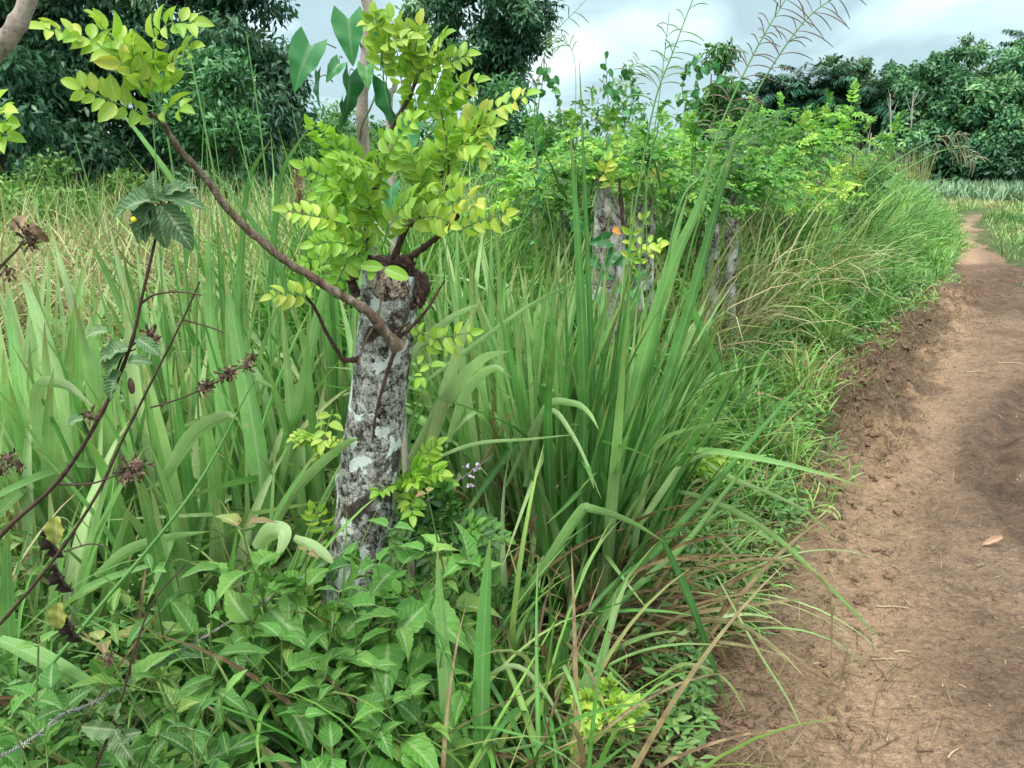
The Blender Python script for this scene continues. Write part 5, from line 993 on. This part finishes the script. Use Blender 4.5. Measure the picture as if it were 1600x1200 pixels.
for s in ([(90, 757), (140, 756), (178, 744), (200, 735)], [(222, 473), (240, 461), (275, 456), (316, 461)], [(205, 540), (222, 528), (232, 522)], [(170, 625), (190, 560), (212, 545)], [(140, 682), (132, 662), (128, 655)]): build('side_stem', rel([tube(pl(s, Yf), np.array([.0018, .001]), 6, .5, 16)], S1), M_darkstem, S1)
heads(S1, [(212, 728, .020), (200, 742, .015), (235, 520, .010), (238, 535, .008), (140, 650, .008)], Yf, 71)
LV = [((245, 312), (-1, -.2, -.05), .062, .35), ((248, 308), (1, -.1, .05), .052, .4), ((240, 318), (-.7, -.3, -.8), .055, .3), ((252, 322), (.7, -.3, -.75), .06, .3), ((246, 322), (.15, -.4, -1), .05, .45), ((246, 315), (0, -.5, .9), .035, .5), ((235, 320), (-.3, -.6, -1), .045, .25), ((256, 305), (.8, .2, .5), .04, .45),
      ((200, 545), (-1, -.1, -.1), .05, .6), ((196, 550), (-.9, -.3, -.6), .045, .5), ((215, 530), (.6, -.3, -.2), .035, .5), ((188, 580), (-.6, -.3, -.8), .045, .45), ((130, 655), (-.9, 0, -.1), .03, .6), ((200, 565), (.8, -.2, .2), .03, .5), ((168, 518), (-1, -.1, .05), .034, .75)]
build('leaves', rel([inst(SERR, np.array([P(*a, Yf-.01) for a, *_ in LV]), frames(np.array([d for _, d, *_ in LV]), np.array([0, -.7, .8])), np.array([s for *_, s, _ in LV]), np.array([t for *_, t in LV]))], S1), M_weedgrey, S1)
heads(S1, [(240, 335, .009), (258, 322, .008)], Yf, 72)
build('flower_bud', rel([lump(P(209, 343, Yf-.03), .0032, 3, .35, 14)], S1), M_yellow, S1)
build('seed_pod', rel([lump(P(205, 603, Yf), .0055, 7, .2, 16, (.8, .8, 2.0))], S1), M_seed, S1)
Yg = 1.18; b0 = np.array([-1.1, 1.2, 0.]); S2 = thing('dry_weed', 'thin reddish weed stem with a side twig of small brown seed clusters', 'weed stem', tuple(b0))
ln = [b0, P(-60, 1040, Yg)] + pl([(0, 975), (80, 880), (150, 775), (190, 690), (235, 600), (285, 500), (312, 440)], Yg)
build('stem', rel([tube(ln, np.interp(np.linspace(0, 1, 60), [0, .4, 1], [.003, .0026, .0012])*(1+.3*(np.arange(60) % 8 == 0)), 8, .5, 60)], S2), M_darkstem, S2)
for s in ([(235, 637), (275, 625), (318, 607), (350, 590), (392, 562)], [(100, 862), (140, 850), (170, 855)], [(288, 500), (330, 512), (350, 520)]): build('side_stem', rel([tube(pl(s, Yg), np.array([.0016, .001]), 6, .5, 16)], S2), M_darkstem, S2)
heads(S2, [(318, 607, .010), (322, 600, .007), (348, 588, .010), (354, 580, .008), (384, 572, .011), (390, 560, .009), (362, 584, .006)], Yg, 73)
Yh = 1.12; b0 = np.array([-1.0, 1.05, 0.]); S3 = thing('dry_weed', 'short dark stem at the picture edge with a brown curled seed head', 'weed stem', tuple(b0))
build('stem', rel([tube([b0, P(-160, 640, Yh)]+pl([(-40, 470), (0, 418), (25, 392), (38, 375)], Yh), np.array([.003, .002, .0014]), 8, .5, 50)], S3), M_darkstem, S3)
heads(S3, [(42, 362, .013), (48, 378, .012), (10, 425, .011), (14, 716, .012), (-2, 735, .012), (30, 728, .009)], Yh, 74)
build('leaves', rel([inst(SERR, np.array([P(22, 362, Yh), P(50, 350, Yh)]), frames(np.array([[.6, -.2, .8], [.5, 0, -.9]]), [0, -1, .3]), .03, .8)], S3), M_seed, S3)
b0 = P(130, 1240, 1.1); S4 = thing('dry_weed', 'thin nearly black bare stem rising through the broad-leaved weeds', 'weed stem', tuple(b0))
build('stem', rel([tube([b0]+pl([(155, 1185), (190, 1090), (212, 1010), (240, 940), (290, 882)], 1.1), np.array([.0028, .0018, .001]), 7, .5, 40)], S4), M_darkstem, S4)
heads(S4, [(168, 1030, .010), (175, 1140, .008)], 1.12, 75)
SL = leaf_tpl(12, 6, lambda s: np.sin(pi*(s*.9+.08))**.7, .6, .35, .2, serr=.08, wavy=.3)
build('leaves', rel([inst(SL, np.array([P(180, 1140, 1.08), P(180, 1140, 1.08), P(178, 1120, 1.08), P(185, 1150, 1.08)]), frames(np.array([[-.9, -.3, .3], [.5, -.4, -.8], [.4, -.3, .8], [.9, -.2, .3]]), [0, -1, .5]), np.array([.05, .055, .035, .04]), np.array([.8, .85, .75, .6]))], S4), M_weedgrey, S4)
for i, (dk, yl, lb) in enumerate([(((78, 850), (92, 905)), (88, 815), 'shrivelled black leaf with a yellow leaf hanging beside it, upper'), (((108, 985),), (92, 950), 'shrivelled black leaf with a yellow leaf hanging beside it, lower')]):
    c = P(*dk[0], 1.3); r = thing('withered_leaves', lb, 'withered leaf', tuple(c)); g = np.random.default_rng(i+60); CR = leaf_tpl(10, 6, lambda s: np.sin(pi*(s*.9+.05))**.6, .35, .9, .3, serr=.2, wavy=1.0)
    build('dead_leaf', rel([inst(CR, np.array([P(a-4, b-25, 1.3) for a, b in dk]), frames(np.array([[.25, -.1, -1]]*len(dk)), [0, -1, .2]), .065, .2)], r), M_deadleaf, r)
    build('yellow_leaf', rel([inst(SL, np.array([P(yl[0], yl[1]-8, 1.28)]), frames(np.array([[-.1, -.2, -1]]), [.2, -1, .2]), .052, .84)], r), M_deadleaf, r)
    build('stalk', rel([tube(pl([(yl[0]+40, yl[1]+40), (yl[0]+20, yl[1]), (yl[0], yl[1]-8)], 1.3), .0012, 5, .6, 8)], r), M_stem, r)
OB = thing('overhanging_branch', 'smooth grey branch crossing the top corner, out of focus side', 'branch', (-2.05, 1.1, 0))
OB['label'] = 'smooth grey branch cutting across the upper picture corner'
build('bough', rel([tube([np.array([-2.05, 1.1, 0.]), np.array([-1.95, 1.12, .8]), P(-420, 430, 1.18)]+pl([(-260, 310), (-120, 200), (-25, 98), (22, 45), (48, -15), (70, -120)], 1.2), np.interp(np.linspace(0, 1, 50), [0, .75, 1], [.026, .0125, .009])*(1+.05*np.sin(np.arange(50)*1.7)+.1*(np.arange(50) % 11 == 5)), 12, .5, 50)], OB), M_greybark, OB)
sprays(OB, [([(-60, 215), (-20, 205), (12, 212)], 6, .6, 0), ([(-60, 200), (-30, 188), (12, 190)], 5, .6, 0), ([(-60, 190), (-30, 175), (6, 172)], 5, .6, 0)], 1.25, .032, seed=9)

# pink flowers
r = thing('wild_flower', 'pale pink pea-like flowers on a thin stem right of the nearest post', 'wild flower', tuple(P(742, 790, 2.05)))
build('stem', rel([tube(pl([(760, 850), (748, 790), (740, 730)], 2.05), .0015, 5, .5, 10)], r), M_stem, r); g = np.random.default_rng(3)
for a in [(734, 757), (745, 735), (738, 745), (728, 730), (746, 728)]: build('petals', rel([inst(HEART, np.tile(P(*a, 2.04), (4, 1)), frames(rdir(4, g)+[0, -.3, -.2], rdir(4, g)+[0, -1, 0]), .014, .5)], r), M_petal, r)

# barbed wire along the posts
wz = [P(-120, 1245, 1.05), P(40, 1160, 1.2), P(100, 1115, 1.3), P(190, 1072, 1.4), P(555, 850, 1.87), P(795, 690, 2.55), P(955, 520, 3.65), P(1115, 430, 6.5)]
r = thing('barbed_wire', 'twisted barbed wire strand running along the fence posts', 'wire', tuple(wz[4])); p = catmull(wz, 900); t = nrm(np.gradient(p, axis=0)); x = nrm(np.cross(t, [0, 0, 1.])); y = np.cross(x, t)
ph = np.linspace(0, 2*pi*90, 900)[:, None]; build('wire', rel([tube(p+(x*np.cos(ph+k)+y*np.sin(ph+k))*.002, .0013, 4, .5) for k in (0, pi)], r), M_wire, r)
for k in range(20, 880, 34):
    c = p[k]; g = np.random.default_rng(k); vs = [nrm(g.normal(size=3)) for _ in range(2)]; build('barb', rel([tube([c-v*.013, c+v*.013], np.array([.0006, .0012, .0006]), 4, .5, 3) for v in vs], r), M_wire, r)

# ------------------------------------------------------------ on the track
g = np.random.default_rng(950); n = 3600; s = .8+13*g.random(n)**1.5; t = -g.random(n)**.9*(1.5+.12*s); x, y = along(s, t); a = g.uniform(0, 2*pi, n); L = .005+.022*g.random(n)**2.2+.03*(g.random(n) < .03); z = GZ(x, y)+.004
d = np.stack([np.cos(a), np.sin(a), g.normal(size=n)*.15], -1); STK = leaf_tpl(4, 2, lambda s: 1-.3*s, .10, .9, .12)
Part().add(inst(STK, np.stack([x, y, z], -1), frames(d, [0, 0, 1.]), np.stack([L*g.uniform(.6, 1.6, n), L, L], -1), np.clip(g.normal(.6, .35, n), 0, 1))).build('straw_litter', M_straw)
tagset(bpy.data.objects['straw_litter'], 'stuff', 'scattered bits of straw and twigs on the bare track', 'litter')
g = np.random.default_rng(951); n = 15000; s = 1.+13*g.random(n)**1.3; t = np.where(g.random(n) < .55, g.normal(size=n)*.22-.12-.05*s, -g.random(n)*(1.6+.1*s)); x, y = along(s, t); V, F, A_ = lump(np.zeros(3), 1, 3, 1.1, 7, (1, .75, .5)); rd = np.where((g.random(n) < .16) & (t > -.45), g.uniform(.006, .022, n), g.uniform(.0012, .005, n))*(1+.08*y)
keep = (np.abs(pdist(TRK, x, y)[0]) > .22) | (g.random(n) < .3); x, y, rd = x[keep], y[keep], rd[keep]; n = len(x)
Part().add(inst((V, F, A_), np.stack([x, y, GZ(x, y)+rd*.1], -1), frames(rdir(n, g)*[1, 1, .2], [0, 0, 1.]), rd[:, None]*g.uniform(.55, 1.3, (n, 3)), g.random(n))).build('soil_clods', barkmat('clod_soil', [(.35, (.09, .055, .036)), (.65, (.2, .125, .085))], 12, 1, .95, .5))
tagset(bpy.data.objects['soil_clods'], 'stuff', 'crumbs and clods of brown soil on the track and its churned edge', 'soil')
# churned dry fibre mat in the mud at the edge
g = np.random.default_rng(952); n = 5200; s = g.uniform(.8, 9.5, n); t = g.normal(size=n)*.2-.12-.04*s*g.random(n); x, y = along(s, t)
Part().add(blades(g3(x, y)+[0, 0, .004], g.uniform(0, 6.3, n), g.uniform(.9, 1.6, n), g.uniform(-.2, .6, n), g.uniform(.03, .13, n)*(1+.05*y), g.uniform(.0012, .003, n)*(1+.08*y), 4, r=g.uniform(.92, 1, n), mid=False)).build('root_fibres', M_grass)
tagset(bpy.data.objects['root_fibres'], 'stuff', 'dry roots and trampled stems lying on the churned edge', 'litter')
x, y = GR(1545, 838); r = thing('fallen_leaf', 'curled pinkish-tan fallen leaf lying on the track', 'fallen leaf', (x, y, float(GZ(x, y))))
build('leaf', rel([inst(leaf_tpl(8, 4, lambda s: np.sin(pi*(s*.9+.05))**.7, .40, .7, -.45, wavy=.5), np.array([[x-.02, y, float(GZ(x, y))+.006]]), frames(np.array([[.95, .2, .05]]), [0, -.5, 1]), .075, .5)], r), M_fleaf, r)
for i, (px, py, dx_, L_, lb) in enumerate([(1372, 925, (1, -.12), .115, 'pale curved dry stalk lying across the middle of the track'), (1365, 1003, (1, -.06), .08, 'short dry stalk with a forked end, below the curved one'), (1485, 1160, (.8, .5), .05, 'stubby straw piece near the bottom of the track'), (1425, 1180, (1, -.7), .09, 'brown broken twig close to the bottom of the picture'), (1400, 995, (1, .02), .055, 'small tan straw piece between the tyre marks'),
       (1510, 575, (1, -.1), .16, 'light chip of wood on the track near the churned mud'), (1560, 560, (1, -.3), .2, 'pale stick on the ridge between the ruts')]):
    x, y = GR(px, py); z = float(GZ(x, y))+.005; d = nrm(np.array([dx_[0], dx_[1], 0])); r = thing('dry_stalk', lb, 'dry stalk', (x, y, z), 'dry stalks lying on the track'); q = np.array([x, y, z]); nn = np.array([-d[1], d[0], 0])
    pp = catmull([q, q+d*L_*.5+nn*L_*.08+[0, 0, .004], q+d*L_], 10); pp[:, 2] = GZ(pp[:, 0], pp[:, 1])+.005; build('stalk', rel([tube(pp, np.array([.0028, .0022, .0012])*(1+.1*y), 6, .75)], r), M_straw, r)
print('objects', len(bpy.data.objects), 'verts', sum(len(m.vertices) for m in bpy.data.meshes))
